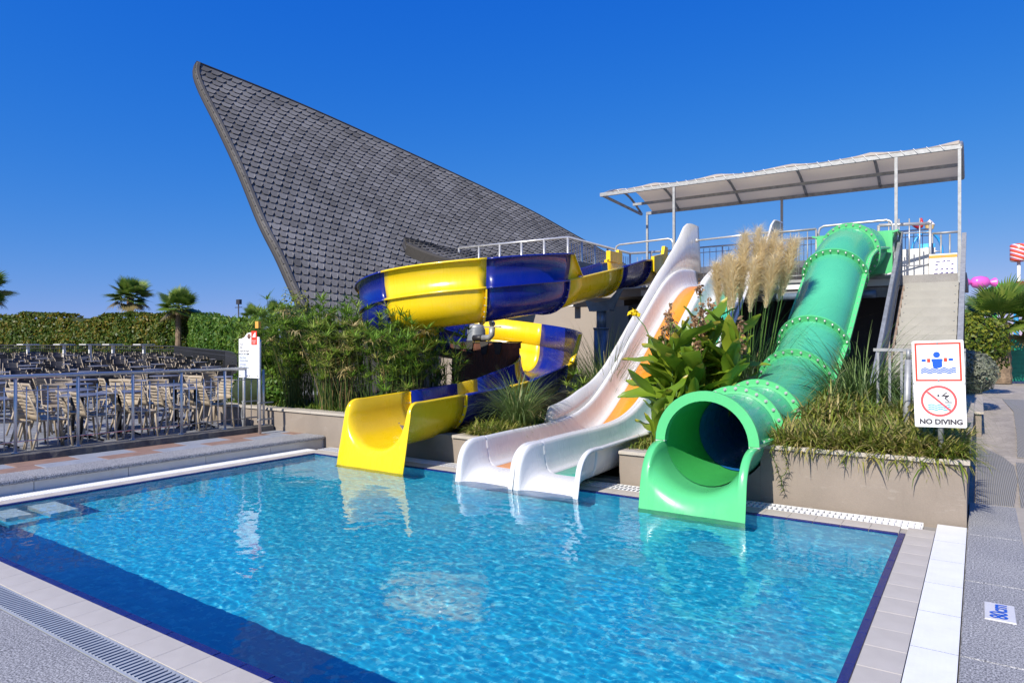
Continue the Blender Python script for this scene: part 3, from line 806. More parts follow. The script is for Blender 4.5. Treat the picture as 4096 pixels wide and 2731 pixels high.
for k in range(12):
    put('baluster', bm, (-8.4+0.148*k, 18.93+0.02*k, 3.42), tr)
p1 = thing('platform_railing', 'galvanised platform railing between the white slide and green tube', 'railing', (-3, 16.1, PZ))
rail_run(p1, [(-4.02,16.16),(-2.95,16.16)], PZ, PZ+1.12, 0.026, 5, 1.1, MT['galv'], 0.013, mid=PZ+0.95)
rail_run(p1, [(-6.05,16.16),(-5.72,16.16)], PZ, PZ+1.12, 0.026, 2, 0.5, MT['galv'], 0.013, mid=PZ+0.95)
p2 = thing('rear_railing', 'stainless railing along the rear parapet of the platform', 'railing', (-4, 19.15, PZ))
rail_run(p2, [(-7.2,19.2),(-0.95,19.2)], PZ, PZ+1.35, 0.022, 6, 1.25, MT['steel'], 0.010, mid=PZ+1.2)
p3 = thing('stair_head_railing', 'stainless railing with ball-topped post beside the stair head', 'railing', (-1, 17.6, PZ))
rail_run(p3, [(-1.80,16.75),(-0.86,17.05)], PZ, PZ+1.17, 0.034, 4, 1.0, MT['steel'], 0.014, mid=PZ+0.98, botb=0.28)
MB().lathe((-0.86,17.05,PZ+1.18), [(0.001,-0.04),(0.035,-0.02),(0.04,0),(0.035,0.02),(0.001,0.04)], 12).build('ball_cap', MT['steel'], p3)
rail_run(p3, [(-0.85,17.6),(-0.36,17.6)], PZ, PZ+1.02, 0.026, 2, 0.6, MT['galv'], 0.02)

# stairs
stt = thing('staircase', 'grey panelled outdoor staircase climbing to the slide platform', 'staircase', (-0.77, 13.5, 0))
NS = 18; RISE = PZ/NS; RUN = 0.283
SX0, SX1 = -1.235, -0.325
for k in range(NS):
    zt = RISE*(k+1); yf = PV+0.35-RUN*(NS-k)
    m = MB(); m.box(SX0, SX1, yf, yf+0.018, zt-RISE+0.001, zt-0.003); m.build('riser', MT['step'], stt)
    m = MB(); m.box(SX0+0.001, SX1-0.001, yf+0.019, yf+RUN-0.001, zt-0.025, zt-0.004); m.build('tread', MT['step'], stt)
    for x in (SX0+0.05, SX1-0.05):
        MB().lathe((x, yf-0.003, zt-RISE*0.5), [(0.0,-0.004),(0.011,-0.004),(0.013,0.003)], 8, 'y').build('bolt', MT['galv'], stt)
ya = PV+0.35-RUN*NS; yb = PV+0.35
sl = PZ/(yb-ya)
for nm, x, mt in (('stringer', SX0-0.035, MT['rust']), ('stringer', SX1+0.035, MT['galv'])):
    MB().prism([(x-0.025,ya-0.02,-0.04),(x-0.025,ya-0.02,0.16),(x-0.025,yb,PZ-0.01),(x-0.025,yb,PZ-0.25)], (0.05,0,0)).build(nm, mt, stt)
def hand(x, y0, y1, w, off, bal, label):
    t = thing('stair_railing', label, 'railing', (x, y0, y0*0+0.2))
    z = lambda y: (y-ya)*sl
    MB().beam((x,y0,z(y0)+off),(x,y1,z(y1)+off), w, 0.10).build('handrail', MT['galv_dark'] if bal else MT['galv'], t)
    MB().beam((x,y0,z(y0)+0.20),(x,y1,z(y1)+0.20), 0.03, 0.04).build('bottom_rail', MT['galv'], t)
    n = int((y1-y0)/0.115)
    for k in range(n+1):
        y = y0+(y1-y0)*k/n
        MB().tube([(x,y,z(y)+0.2),(x,y,z(y)+off)], 0.011, 5).build('baluster', MT['galv'], t)
    for y in (y0+0.02, y1-0.02):
        MB().beam((x,y,z(y)-0.1),(x,y,z(y)+off), 0.05, 0.05).build('post', MT['galv'], t)
    return t
hand(SX0-0.10, ya+0.25, yb-0.05, 0.06, 0.92, True, 'weathered stair railing on the green tube side of the staircase')
hand(SX1+0.085, ya+0.25, yb-0.35, 0.075, 0.95, False, 'broad grey stair railing on the open outer side of the staircase')
gt = thing('lower_gate', 'low white galvanised barrier at the foot of the staircase', 'barrier', (-0.95, 10.4, 0.5))
MB().box(-1.19, -0.14, 10.47, 10.53, 1.685, 1.725).build('top_rail', MT['galv'], gt)
for k in range(8):
    x = -1.15+k*0.14
    MB().box(x, x+0.03, 10.485, 10.515, 0.45, 1.684).build('bar', MT['galv_dark'], gt)

# ------------------------------------------------------------------ shade canopy
cn = thing('shade_canopy', 'cream canvas canopy on galvanised steel frame above the slide platform', 'canopy', (-4.2, 17.2, PZ))
CX0, CX1, CV0, CV1, CZ = -8.12, -0.30, PV-0.02, 18.5, 5.63
CZ1 = 5.52
def arch(t): return 0.36*math.sin(math.pi*t)
for (x, y, z0) in ((-6.13,CV0,PZ),(-1.40,CV0,PZ),(-0.315,CV0,PZ),(-7.9,CV1,PZ),(-4.2,CV1,PZ),(-0.36,CV1,PZ)):
    MB().beam((x,y,z0-0.2),(x,y,CZ if y < 17 else CZ1), 0.055, 0.055).build('post', MT['galv'], cn)
MB().beam((CX0,CV0,CZ),(CX1,CV0,CZ), 0.07, 0.09).build('front_beam', MT['galv'], cn)
MB().beam((CX0+0.2,CV1,CZ1),(CX1,CV1,CZ1), 0.07, 0.08).build('rear_beam', MT['galv_dark'], cn)
MB().beam((CX0+0.1,(CV0+CV1)/2+0.55,CZ+0.04),(CX1,(CV0+CV1)/2+0.55,CZ+0.04), 0.05, 0.07).build('tie_beam', MT['galv_dark'], cn)
ribx = [CX0+0.05, -6.95, -5.25, -3.6, -1.95, CX1]
for x in ribx:
    pts = [(x, CV0+(CV1-CV0)*k/12, CZ+(CZ1-CZ)*k/12+arch(k/12)) for k in range(13)]
    MB().tube(pts, 0.035, 6).build('rib', MT['galv_dark'], cn)
for x in (CX0+0.05, CX1):
    MB().beam((x,CV0,CZ-0.01),(x,CV1,CZ1-0.01), 0.05, 0.06).build('end_tie', MT['galv_dark'], cn)
m = MB(); rows = []
for i in range(61):
    t = i/60; x = CX0+0.35+(CX1-CX0-0.38)*t
    near = min(abs(x-r) for r in ribx)
    sag = 0.075*math.sin(min(1.0, near/0.83)*math.pi/2)
    rows.append([(x, CV0-0.05+(CV1-CV0+0.1)*k/16, CZ+(CZ1-CZ)*k/16+arch(k/16)*(1-0.15*min(1,near/0.8))+0.05-sag*math.sin(math.pi*k/16)*0.9 + 0.004*math.sin(x*5+k)) for k in range(17)])
m.grid(rows, 0, True)
m.build('canvas', MT['canvas'], cn)
for i in range(32):
    x = CX0+0.5+i*0.225
    MB().tube([(x,CV0-0.045,CZ+0.075),(x+0.09,CV0-0.05,CZ-0.05)], 0.006, 4).build('lacing', MT['paint_white'], cn)

# ------------------------------------------------------------------ spiral slide (yellow and blue)
HC = (-8.80, 11.40)
def spiral(s):
    """s: 0..4.85 straight in, then helix to 4.85+2*pi (angle units), then straight out; gives centre x, y, flange z, heading"""
    if s <= 4.85:
        y = 16.25-s
        z = [(16.25,3.86),(15.1,3.77),(13.7,3.45),(11.4,3.0)]
        for (a, za), (b, zb) in zip(z[:-1], z[1:]):
            if y >= b: zz = za+(zb-za)*(a-y)/(a-b); break
        return Vector((-7.05, y, zz)), Vector((0,-1,0))
    a = s-4.85
    if a <= 2*math.pi:
        d = math.degrees(a)
        z = [(0,3.0),(46,2.785),(96,2.61),(360,1.34)]
        for (p, za), (q, zb) in zip(z[:-1], z[1:]):
            if d <= q+1e-6: zz = za+(zb-za)*(d-p)/(q-p); break
        rr = 1.75-0.17*a/(2*math.pi)
        return Vector((HC[0]+rr*math.cos(-a), HC[1]+rr*math.sin(-a), zz)), Vector((-math.sin(a), -math.cos(a), 0))
    y = 11.4-(a-2*math.pi)
    z = [(11.4,1.34),(10.25,1.12),(9.65,1.065),(8.45,1.0),(7.0,0.93)]
    for (p, za), (q, zb) in zip(z[:-1], z[1:]):
        if y >= q-1e-6: zz = za+(zb-za)*(p-y)/(p-q); break
    return Vector((-7.22, y, zz)), Vector((0,-1,0))
S_H = 4.85; S_E = 4.85+2*math.pi
def s_of_y_in(y): return 16.25-y
def s_of_deg(d): return S_H+R(d)
def s_of_y_out(y): return S_E+11.4-y
def uprof(w, dep, n=14):
    # half-round trough, from outer flange lip to inner flange lip (x to the outer side positive)
    pts = [(w+0.065, -0.035), (w+0.06, 0.0), (w+0.012, 0.004)]
    for k in range(n+1):
        a = math.pi*k/n
        c = math.cos(a); sn = math.sin(a)
        x = w*math.copysign(abs(c)**0.85, c); z = -dep*abs(sn)**0.8
        pts.append((x, z if 0 < k < n else -0.012))
    pts += [(-w-0.012, 0.004), (-w-0.06, 0.0), (-w-0.065, -0.035)]
    return pts
SPW, SPD = 0.56, 0.60
UP = uprof(SPW, SPD)
def frame_at(s):
    c, h = spiral(s)
    side = Vector((-h.y, h.x, 0))         # left of travel = outer side of the turn
    return c, h, side
def trough(s0, s1, n, mat, parent):
    rows = []
    for k in range(n+1):
        c, h, side = frame_at(s0+(s1-s0)*k/n)
        rows.append([c + side*x + Vector((0,0,z)) for x, z in UP])
    m = MB(); m.grid(rows, 0, True)
    o = m.build('trough_section', mat, parent)
    return solid(o, 0.012)
def wall_ext(s0, s1, n, hfun, mat, parent):
    rows = []
    for k in range(n+1):
        t = k/n
        s = s0+(s1-s0)*t
        c, h, side = frame_at(s)
        H = hfun(t)
        rows.append([c + side*(SPW+0.05) + Vector((0,0,0.006)), c + side*(SPW+0.004) + Vector((0,0,0.008)), c + side*(SPW+0.012+0.10*(H/0.5)**1.5*0.4) + Vector((0,0,0.5*H)), c + side*(SPW+0.02+0.05*H/0.5) + Vector((0,0,H)), c + side*(SPW+0.09+0.05*H/0.5) + Vector((0,0,H-0.005)), c + side*(SPW+0.092+0.05*H/0.5) + Vector((0,0,H-0.03))])
    m = MB(); m.grid(rows, 0, True)
    return solid(m.build('wall_extension', mat, parent), 0.012)
def seam(s, mat, parent, ext=0.0):
    # bolted joint: a thin rib round the outside of the trough
    c, h, side = frame_at(s)
    m = MB(); rows = []
    dep = 0.045
    for off in (-0.014, 0.014):
        for rr in ((0.0, dep) if off < 0 else (dep, 0.0)):
            row = []
            for x, z in UP[3:-3]:
                nrm = Vector((x*0.9, z if z < -0.05 else 0)).normalized()
                row.append(c + h*off + side*(x+nrm.x*(rr+0.012)) + Vector((0,0,z+nrm.y*(rr+0.012))))
            rows.append(row)
    m.grid(rows, 0, False)
    o = m.build('joint_rib', mat, parent)
    b = MB()
    for k in range(3, len(UP)-4):
        x, z = UP[k]; nrm = Vector((x*0.9, z if z < -0.05 else 0)).normalized()
        p = c + side*(x+nrm.x*0.036) + Vector((0,0,z+nrm.y*0.036))
        b.tube([p-h*0.032, p+h*0.032], 0.012, 6)
    tag(b.build('bolts', MT['galv'], o), kind='stuff')
    return o
sp = thing('spiral_slide', 'open spiral water slide in alternating yellow and blue sections', 'water slide', (-8.0, 11.4, 0.4))
secs = [(s_of_y_in(16.25), s_of_y_in(15.35), 'yellow', 0), (s_of_y_in(15.35), s_of_y_in(13.75), 'blue', 0), (s_of_y_in(13.75), S_H, 'yellow', 0)]
ang = [0,46,96,144,192,234,279,330,354]
cols = ['blue','yellow','blue','yellow','blue','yellow','blue','yellow']
for k in range(8):
    secs.append((s_of_deg(ang[k]), s_of_deg(ang[k+1]), cols[k], 1))
secs += [(s_of_deg(354), s_of_y_out(10.25), 'blue', 0), (s_of_y_out(10.25), s_of_y_out(9.65), 'yellow', 0), (s_of_y_out(9.65), s_of_y_out(8.45), 'blue', 0)]
for k, (a, b, c, e) in enumerate(secs):
    n = max(3, int((b-a)/0.07) if e else 4)
    trough(a, b, n, MT[c], sp)
    if k: seam(a, MT[c], sp)
    if e:
        if k == 10: wall_ext(a, a+(b-a)*0.8, 4, lambda t: 0.5-0.46*max(0,(t-0.3)/0.7), MT[c], sp)
        else: wall_ext(a, b, n, lambda t: 0.5, MT[c], sp)
wall_ext(S_H-0.42, S_H, 5, lambda t: 0.03+0.47*t, MT['yellow'], sp)
# start box: taller cheeks with grab shape at the platform
for sgn in (1, -1):
    x = -7.05+sgn*0.62
    prof = [(16.25,3.2),(16.25,4.16),(16.05,4.18),(15.98,3.98),(15.38,3.86),(15.38,3.5)]
    MB().prism([(x-0.04,y,z) for y,z in prof], (0.08,0,0)).build('start_cheek', MT['yellow'], sp)
# mouth: trough that rolls down into the water
def rollcol(p0, pc, p2, rad, n=10):
    p0 = Vector(p0); pc = Vector(pc); p2 = Vector(p2)
    d0 = p0-pc; d2 = p2-pc
    A = pc + d0.normalized()*min(rad, d0.length*0.98); B = pc + d2.normalized()*min(rad, d2.length*0.9)
    pts = [p0.lerp(A, k/2) for k in range(1, 3)]
    for k in range(1, n+1):
        t = k/n; pts.append(A*(1-t)**2 + pc*2*t*(1-t) + B*t*t)
    pts += [B.lerp(p2, k/3) for k in range(1, 4)]
    return pts
def mouth(c_x, y0, yroll, ylip, yfloor, yend, zfun, dep, mats, parent, prof, zend=-0.16, name='mouth', rlip=0.2, rfloor=0.16, spread=0.04, lipz=0.0):
    rows = [[Vector((c_x+x, y0+(yroll-y0)*k/4, zfun(y0+(yroll-y0)*k/4)+z)) for x, z in prof] for k in range(5)]
    cols = []
    for x, z in prof:
        rel = min(1.0, max(0.0, (z-min(q[1] for q in prof))/dep))
        zz = zfun(yroll)+z
        e = rel**1.3
        c = rollcol((yroll, zz), (ylip*e+yfloor*(1-e), zz+lipz*e), (yend, zend), rlip*e+rfloor*(1-e))
        cols.append([(x, q) for q in c])
    for k in range(len(cols[0])):
        t = k/(len(cols[0])-1)
        rows.append([Vector((c_x+x*(1+spread*t), q.x, q.y)) for x, q in (col[k] for col in cols)])
    m = MB(); m.grid(rows, 0, True)
    return solid(m.build(name, mats, parent), 0.014)
mouth(-7.245, 8.45, 7.46, 7.16, 7.03, 6.93, lambda y: 0.93+(y-7.0)*0.048, 0.68, MT['yellow'], sp, uprof(0.565, 0.68), rlip=0.17, rfloor=0.14, spread=0.065)
seam(s_of_y_out(8.45), MT['yellow'], sp)
sup = thing('slide_support_post', 'thick blue-grey steel post with bracket under the spiral slide entry', 'post', (-6.95, 13.72, 0.3))
MB().tube([(-6.95,13.72,0.2),(-6.95,13.72,2.12)], 0.17, 20).build('outer_pipe', MT['pole_blue'], sup)
MB().tube([(-6.95,13.72,2.12),(-6.95,13.72,2.50)], 0.11, 16).tube([(-6.95,13.72,2.10),(-6.95,13.72,2.135)], 0.185, 20).build('inner_pipe', MT['pole_blue'], sup)
MB().box(-7.20,-6.70,13.60,13.84,2.50,2.53).prism([(-7.25,13.70,2.53),(-6.65,13.70,2.53),(-6.42,13.70,2.98),(-6.52,13.70,2.98),(-6.75,13.70,2.75),(-7.05,13.70,2.70),(-7.35,13.70,2.75)], (0,0.03,0)).build('bracket', MT['pole_blue'], sup)
# clad pump house inside the spiral
ph = thing('pump_house', 'small dark box clad in red-brown wooden strips inside the spiral', 'pump house', (-8.75, 11.2, 0.3))
PX0, PX1, PY0, PY1, PT = -9.47, -8.02, 11.58, 12.02, 1.80
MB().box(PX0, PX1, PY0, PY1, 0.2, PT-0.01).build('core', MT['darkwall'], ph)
bm = MB().bbox(-0.033,0.033,-0.009,0.009,0,1.5,0.003).mesh('plank', MT['wood'])
n = 21
for k in range(n):
    put('plank', bm, (PX0+0.036+(PX1-PX0-0.07)*k/(n-1), PY0-0.010, 0.22), ph)
for k in range(6):
    put('plank', bm, (PX1+0.010, PY0+0.04+(PY1-PY0-0.08)*k/5, 0.22), ph, R(90))
MB().box(PX0-0.03, PX1+0.03, PY0-0.028, PY1+0.03, PT-0.12, PT).build('fascia', MT['wood'], ph)
MB().box(PX0-0.05, PX1+0.05, PY0-0.05, PY1+0.05, PT+0.001, PT+0.025).build('roof', MT['shingle'], ph)
for k, x in enumerate((-9.30,-8.97,-8.57,-8.22)):
    w = 0.11
    MB().prism([(x-w,PY0-0.05,PT+0.02),(x+w,PY0-0.05,PT+0.02),(x+w*0.85,PY0-0.052,PT-0.08),(x+w*0.5,PY0-0.054,PT-0.24),(x-w*0.5,PY0-0.054,PT-0.24),(x-w*0.85,PY0-0.052,PT-0.08)], (0,-0.008,0)).build('shingle', MT['shingle'], ph)
mo = thing('pump_motor', 'grey pump motor with pipe elbow on top of the wooden box', 'pump', (-8.9, 11.8, 1.83))
m = MB(); m.lathe((-9.0,11.82,1.83), [(0.001,0.0),(0.21,0.0),(0.22,0.03),(0.20,0.06),(0.20,0.24),(0.17,0.30),(0.09,0.33),(0.001,0.335)], 18); m.build('housing', MT['motor'], mo)
MB().lathe((-9.0,11.82,2.12), [(0.175,0.0),(0.17,0.05),(0.10,0.085),(0.001,0.09)], 18).build('lid', MT['galv'], mo)
MB().tube([(-8.93,11.65,1.90),(-8.68,11.62,1.90)], 0.07, 10).build('hose', MT['black'], mo)
MB().tube([(-8.68,11.62,1.90),(-8.50,11.62,1.91),(-8.44,11.62,1.97),(-8.43,11.62,2.12)], 0.065, 10).build('elbow', MT['galv'], mo)
MB().box(-8.63,-8.21,11.58,11.66,2.12,2.14).build('bracket_arm', MT['galv'], mo)
MB().beam((-8.44,11.62,2.14),(-8.28,11.17,2.62), 0.05, 0.05).lathe((-8.43,11.62,2.2), [(0.001,-0.03),(0.06,-0.03),(0.06,0.03),(0.001,0.03)], 12, 'y').build('strut', MT['galv'], mo)
gb = thing('grab_bar', 'bent stainless grab bar above the spiral slide start', 'grab bar', (-7.05, 16.3, PZ))
MB().tube([(-6.3,16.35,PZ),(-6.3,16.35,4.28),(-6.33,16.35,4.36),(-6.42,16.35,4.40),(-7.75,16.35,4.36),(-7.84,16.35,4.32),(-7.87,16.35,4.24),(-7.87,16.35,PZ)], 0.024, 10).build('bar', MT['steel'], gb)
MB().tube([(-6.3,16.35,4.12),(-6.15,16.5,4.10),(-6.10,16.7,4.05),(-6.10,16.7,PZ)], 0.018, 8).build('side_bar', MT['steel'], gb)
MB().box(-7.72,-7.60,15.5,16.2,3.83,4.10).build('foot_block', MT['yellow'], sp)

# ------------------------------------------------------------------ white two-lane slide
ws = thing('twin_slide', 'white straight twin slide with one orange and one green lane', 'water slide', (-4.76, 11.5, 0.3))
WPROF = [(6.9,-0.16),(7.55,0.10),(8.3,0.115),(9.4,0.125),(10.1,0.18),(10.7,0.33),(11.2,0.56),(11.8,0.95),(12.6,1.53),(13.5,2.19),(14.2,2.68),(14.75,2.95),(15.25,3.07),(16.05,3.12)]
def cr(p, t):
    # Catmull-Rom through (y,z)
    n = len(p)-1; x = t*n; i = min(int(x), n-1); f = x-i
    a = p[max(i-1,0)]; b = p[i]; c = p[i+1]; d = p[min(i+2,n)]
    return tuple(0.5*((2*b[k]) + (-a[k]+c[k])*f + (2*a[k]-5*b[k]+4*c[k]-d[k])*f*f + (-a[k]+3*b[k]-3*c[k]+d[k])*f**3) for k in range(len(b)))
body = [cr(WPROF[1:], k/70) for k in range(71)]
def wz(y):
    for a, b in zip(body[:-1], body[1:]):
        if a[0] <= y <= b[0]: return a[1]+(b[1]-a[1])*(y-a[0])/(b[0]-a[0])
    return body[0][1] if y < body[0][0] else body[-1][1]
LW = 0.395          # half inner width at the lip
WH = 0.40
def lane_half(sgn):
    # from floor edge up to lip on one side
    return [(sgn*x, z) for x, z in ((0.235,0.004),(0.29,0.02),(0.335,0.065),(0.365,0.14),(0.385,0.25),(0.395,0.36),(0.402,0.395),(0.42,0.41),(0.448,0.405),(0.452,0.38))]
LEFT = list(reversed(lane_half(-1))); RIGHT = lane_half(1)
def lane_sweep(cx, pts, mat, name, ys, closed=None):
    rows = []
    for k, (y, z) in enumerate(ys):
        y2, z2 = ys[min(k+1, len(ys)-1)]; y1, z1 = ys[max(k-1,0)]
        d = Vector((0, y2-y1, z2-z1)).normalized(); nrm = Vector((0, -d.z, d.y))
        rows.append([Vector((cx+px, y, z)) + nrm*pz for px, pz in pts])
    m = MB(); m.grid(rows, 0, True, flip=True)
    return solid(m.build(name, mat, ws), 0.010, 1.0 if False else -1.0)
for cx, lm, nm in ((-5.215, MT['orange'], 'orange_lane'), (-4.295, MT['lanegreen'], 'green_lane')):
    lane_sweep(cx, [(-0.235,0.004),(0.235,0.004)], lm, nm, body)
    lane_sweep(cx, LEFT, MT['white'], 'side_wall', body)
    lane_sweep(cx, RIGHT, MT['white'], 'side_wall', body)
    # rolled white mouth
    full = LEFT + [(-0.1,0.0),(0.0,0.0),(0.1,0.0)] + RIGHT
    mouth(cx, body[0][0]+0.02, body[0][0], 7.09, 7.20, 6.97, lambda y: body[0][1]+0.003, 0.40, MT['white'], ws, [(px, pz-0.0) for px, pz in full], rlip=0.30, rfloor=0.5, spread=-0.01)
    # thin pale joints across the lane
    for jy in (9.55, 10.7, 12.3, 13.2, 14.9):
        z = wz(jy); d = Vector((0, 0.1, wz(jy+0.05)-wz(jy-0.05))).normalized(); nrm = Vector((0,-d.z,d.y))
        rows = [[Vector((cx+px, jy, z)) + nrm*(pz+0.004) + d*o for px, pz in LEFT[3:]+RIGHT[:-3]] for o in (-0.006, 0.006)]
        m = MB(); m.grid(rows, 0, False, flip=True); m.build('joint_line', MT['paint_white'], ws)
# tall outer wings: a second tier above the left wall and a fin at the head of each outer side
def wing(x, ys, hf, name, lean=-0.1, thick=0.045):
    rows = []
    for y in ys:
        z = wz(y)+0.40; h = hf(y)
        rows.append([(x, y, z+0.0), (x+lean*0.35, y, z+h*0.5), (x+lean*0.7, y, z+h-0.012), (x+lean*0.7-0.02*(1 if lean<0 else -1), y, z+h), (x+lean*0.7-thick*(1 if lean<0 else -1), y, z+h), (x+lean*0.7-thick*(1 if lean<0 else -1)*1.1, y, z+h-0.03)])
    m = MB(); m.grid(rows, 0, True, flip=(lean < 0))
    return solid(m.build(name, MT['white'], ws), 0.012)
def hleft(y):
    tab = [(9.38,0.01),(9.5,0.24),(10.5,0.32),(11.5,0.24),(12.5,0.28),(13.5,0.30),(14.4,0.33),(14.9,0.50),(15.3,0.74),(15.6,1.02),(15.85,1.13),(16.15,1.16),(16.6,1.16)]
    for (a, ha), (b, hb) in zip(tab[:-1], tab[1:]):
        if a <= y <= b: return ha+(hb-ha)*(y-a)/(b-a)
    return tab[-1][1]
ysl = [9.38+k*0.12 for k in range(61)]
wing(-5.655, ysl, hleft, 'tall_side_wall')
def hright(y):
    tab = [(12.0,0.01),(13.5,0.12),(14.4,0.20),(14.9,0.36),(15.3,0.6),(15.6,0.9),(15.85,1.02),(16.6,1.06)]
    for (a, ha), (b, hb) in zip(tab[:-1], tab[1:]):
        if a <= y <= b: return ha+(hb-ha)*(y-a)/(b-a)
    return tab[-1][1]
wing(-3.855, [12.0+k*0.12 for k in range(39)], hright, 'tall_side_wall', 0.1)
MB().tube([(-5.66,16.2,4.27),(-3.86,16.25,4.33)], 0.022, 8).lathe((-5.64,16.2,4.27), [(0.001,-0.02),(0.05,-0.02),(0.05,0.03),(0.001,0.03)], 12, 'x').build('grab_bar', MT['steel'], ws)

# ------------------------------------------------------------------ green tube slide
gs = thing('tube_slide', 'closed green tube slide with bolted flanges and open chute mouth', 'water slide', (-2.45, 11.5, 0.3))
TP = [(-2.515,7.55,0.68),(-2.475,8.55,0.69),(-2.45,9.5,0.735),(-2.42,10.5,0.88),(-2.385,11.45,1.17),(-2.335,12.5,1.77),(-2.29,13.3,2.42),(-2.25,14.1,3.07),(-2.22,14.62,3.42),(-2.13,15.15,3.62),(-1.99,15.62,3.68)]
def tpos(t): return Vector(cr(TP, t/(len(TP)-1)))
def tframe(t):
    p = tpos(t); d = (tpos(min(t+0.02, len(TP)-1)) - tpos(max(t-0.02, 0))).normalized()
    x = Vector((0,0,1)).cross(d).normalized()*-1; y = x.cross(d).normalized()
    if y.z < 0: y = -y
    return p, d, x, y
TR = 0.485
def ring(t, r, off=0.0, n=40):
    p, d, x, y = tframe(t)
    return [p + d*off + (x*math.cos(2*math.pi*k/n) + y*math.sin(2*math.pi*k/n))*r for k in range(n)]
fl = [1.0, 2.0, 4.0, 5.0, 7.0, 8.9]
bounds = [0.0]+fl+[10.0]
for a, b in zip(bounds[:-1], bounds[1:]):
    n = max(6, int((b-a)*7))
    rows = [ring(a+(b-a)*k/n, TR) for k in range(n+1)]
    MB().grid(rows, 0, True, True).build('tube_section', MT['tubegreen'], gs)
    rows = [ring(a+(b-a)*k/n, TR-(0.006 if a == 0 else 0.014)) for k in range(n+1)]
    MB().grid(rows, 0, True, True, flip=True).build('tube_lining', MT['green_in'] if a == 0 else MT['blue_in'], gs)
    # side seams of the two half shells
    for sgn in (1, -1):
        m = MB()
        for kk in range(n):
            q = []
            for t in (a+(b-a)*kk/n, a+(b-a)*(kk+1)/n):
                p, d, x, y = tframe(t)
                for w, h in ((TR-0.004,0.018),(TR+0.075,0.018),(TR+0.075,-0.018),(TR-0.004,-0.018)):
                    q.append(p + x*sgn*w + y*h)
            m.add(q, [(0,1,5,4),(1,2,6,5),(2,3,7,6)])
        sf = m.build('side_flange', MT['green'], gs)
        bb = MB()
        nb = max(3, int((b-a)*6))
        for kk in range(nb):
            p, d, x, y = tframe(a+(b-a)*(kk+0.5)/nb)
            c = p + x*sgn*(TR+0.042)
            bb.tube([c-y*0.03, c+y*0.03], 0.012, 6)
        tag(bb.build('bolts', MT['galv'], sf), kind='stuff')
for t in fl:
    m = MB()
    rows = [ring(t, TR+0.002, -0.03), ring(t, TR+0.03, -0.022), ring(t, TR+0.098, -0.018), ring(t, TR+0.098, 0.018), ring(t, TR+0.03, 0.022), ring(t, TR+0.002, 0.03)]
    m.grid(rows, 0, False, True)
    o = m.build('flange_ring', MT['green'], gs)
    bb = MB(); p, d, x, y = tframe(t)
    for k in range(26):
        a = 2*math.pi*(k+0.5)/26
        c = p + (x*math.cos(a)+y*math.sin(a))*(TR+0.062)
        bb.tube([c-d*0.045, c+d*0.04], 0.014, 6)
        bb.tube([c-d*0.026, c-d*0.02], 0.022, 8)
    tag(bb.build('bolts', MT['steel'], o), kind='stuff')
# end hoop above the chute
p = Vector(TP[0])
m = MB()
rows = []
for r, off in ((TR-0.012,0.06),(TR-0.012,-0.05),(TR+0.10,-0.05),(TR+0.10,0.0),(TR+0.01,0.02)):
    rows.append([p + Vector((r*math.cos(math.pi*k/24), off, r*math.sin(math.pi*k/24))) for k in range(25)])
m.grid(rows, 0, False)
m.f += []
m.build('hoop', MT['green'], gs)
MB().box(p.x-TR-0.10, p.x-TR+0.012, 7.50, 7.56, 0.672, 0.684).box(p.x+TR-0.012, p.x+TR+0.10, 7.50, 7.56, 0.672, 0.684).build('sealant', MT['paint_white'], gs)['kind'] = 'stuff'
gw, gd = TR-0.003, 0.484
gp = [(TR+0.085,-0.04),(TR+0.08,0.0),(gw+0.01,0.004)] + [(gw*math.cos(math.pi*k/18), -gd*math.sin(math.pi*k/18)-0.006) for k in range(19)] + [(-gw-0.01,0.004),(-TR-0.08,0.0),(-TR-0.085,-0.04)]
mouth(p.x, 7.62, 7.50, 7.10, 7.05, 6.97, lambda y: 0.676, gd, MT['green'], gs, gp, name='chute', rlip=0.36, rfloor=0.24, spread=0.01, lipz=-0.03)
# start box on the platform
BXc = -2.13
pts0 = [(-0.70,0.86),(-0.60,0.40),(-0.48,0.08),(-0.25,0.0),(0.25,0.0),(0.48,0.08),(0.60,0.40),(0.70,0.86)]
rows = [[(BXc+x, y, PZ+z) for x, z in pts0] for y in (15.62, 15.9, 16.4)]
m = MB(); m.grid(rows, 0, False)
solid(m.build('start_box', MT['green'], gs), 0.03)
m = MB()
fr = [(BXc+x, 15.62, PZ+z) for x, z in pts0]
cc = []
n = 24
poly = [Vector(q) for q in fr]
# front plate with the tube hole: fan between the outline and a ring
rg = [Vector((BXc+TR*math.cos(2*math.pi*k/n), 15.615, 3.64+TR*math.sin(2*math.pi*k/n))) for k in range(n)]
out = [Vector((BXc+max(-0.70,min(0.70,0.86*math.cos(2*math.pi*k/n))), 15.615, max(PZ+0.02, min(PZ+0.88, 3.64+0.86*math.sin(2*math.pi*k/n))))) for k in range(n)]
m.grid([rg, out], 0, False, True)
solid(m.build('front_plate', MT['green'], gs), 0.03)
for sgn in (1, -1):
    x = BXc+sgn*0.70
    MB().prism([(x,15.60,PZ+0.83),(x+sgn*0.10,15.60,PZ+0.86),(x+sgn*0.10,16.4,PZ+0.90),(x,16.4,PZ+0.87)], (0,0,0.035)).build('box_lip', MT['green'], gs)
MB().tube([(-2.93,16.3,PZ),(-2.93,16.3,4.22),(-2.90,16.3,4.32),(-2.82,16.3,4.36),(-1.60,16.3,4.37),(-1.52,16.3,4.33),(-1.49,16.3,4.24),(-1.49,16.3,PZ)], 0.026, 10).build('grab_bar', MT['steel'], gs)

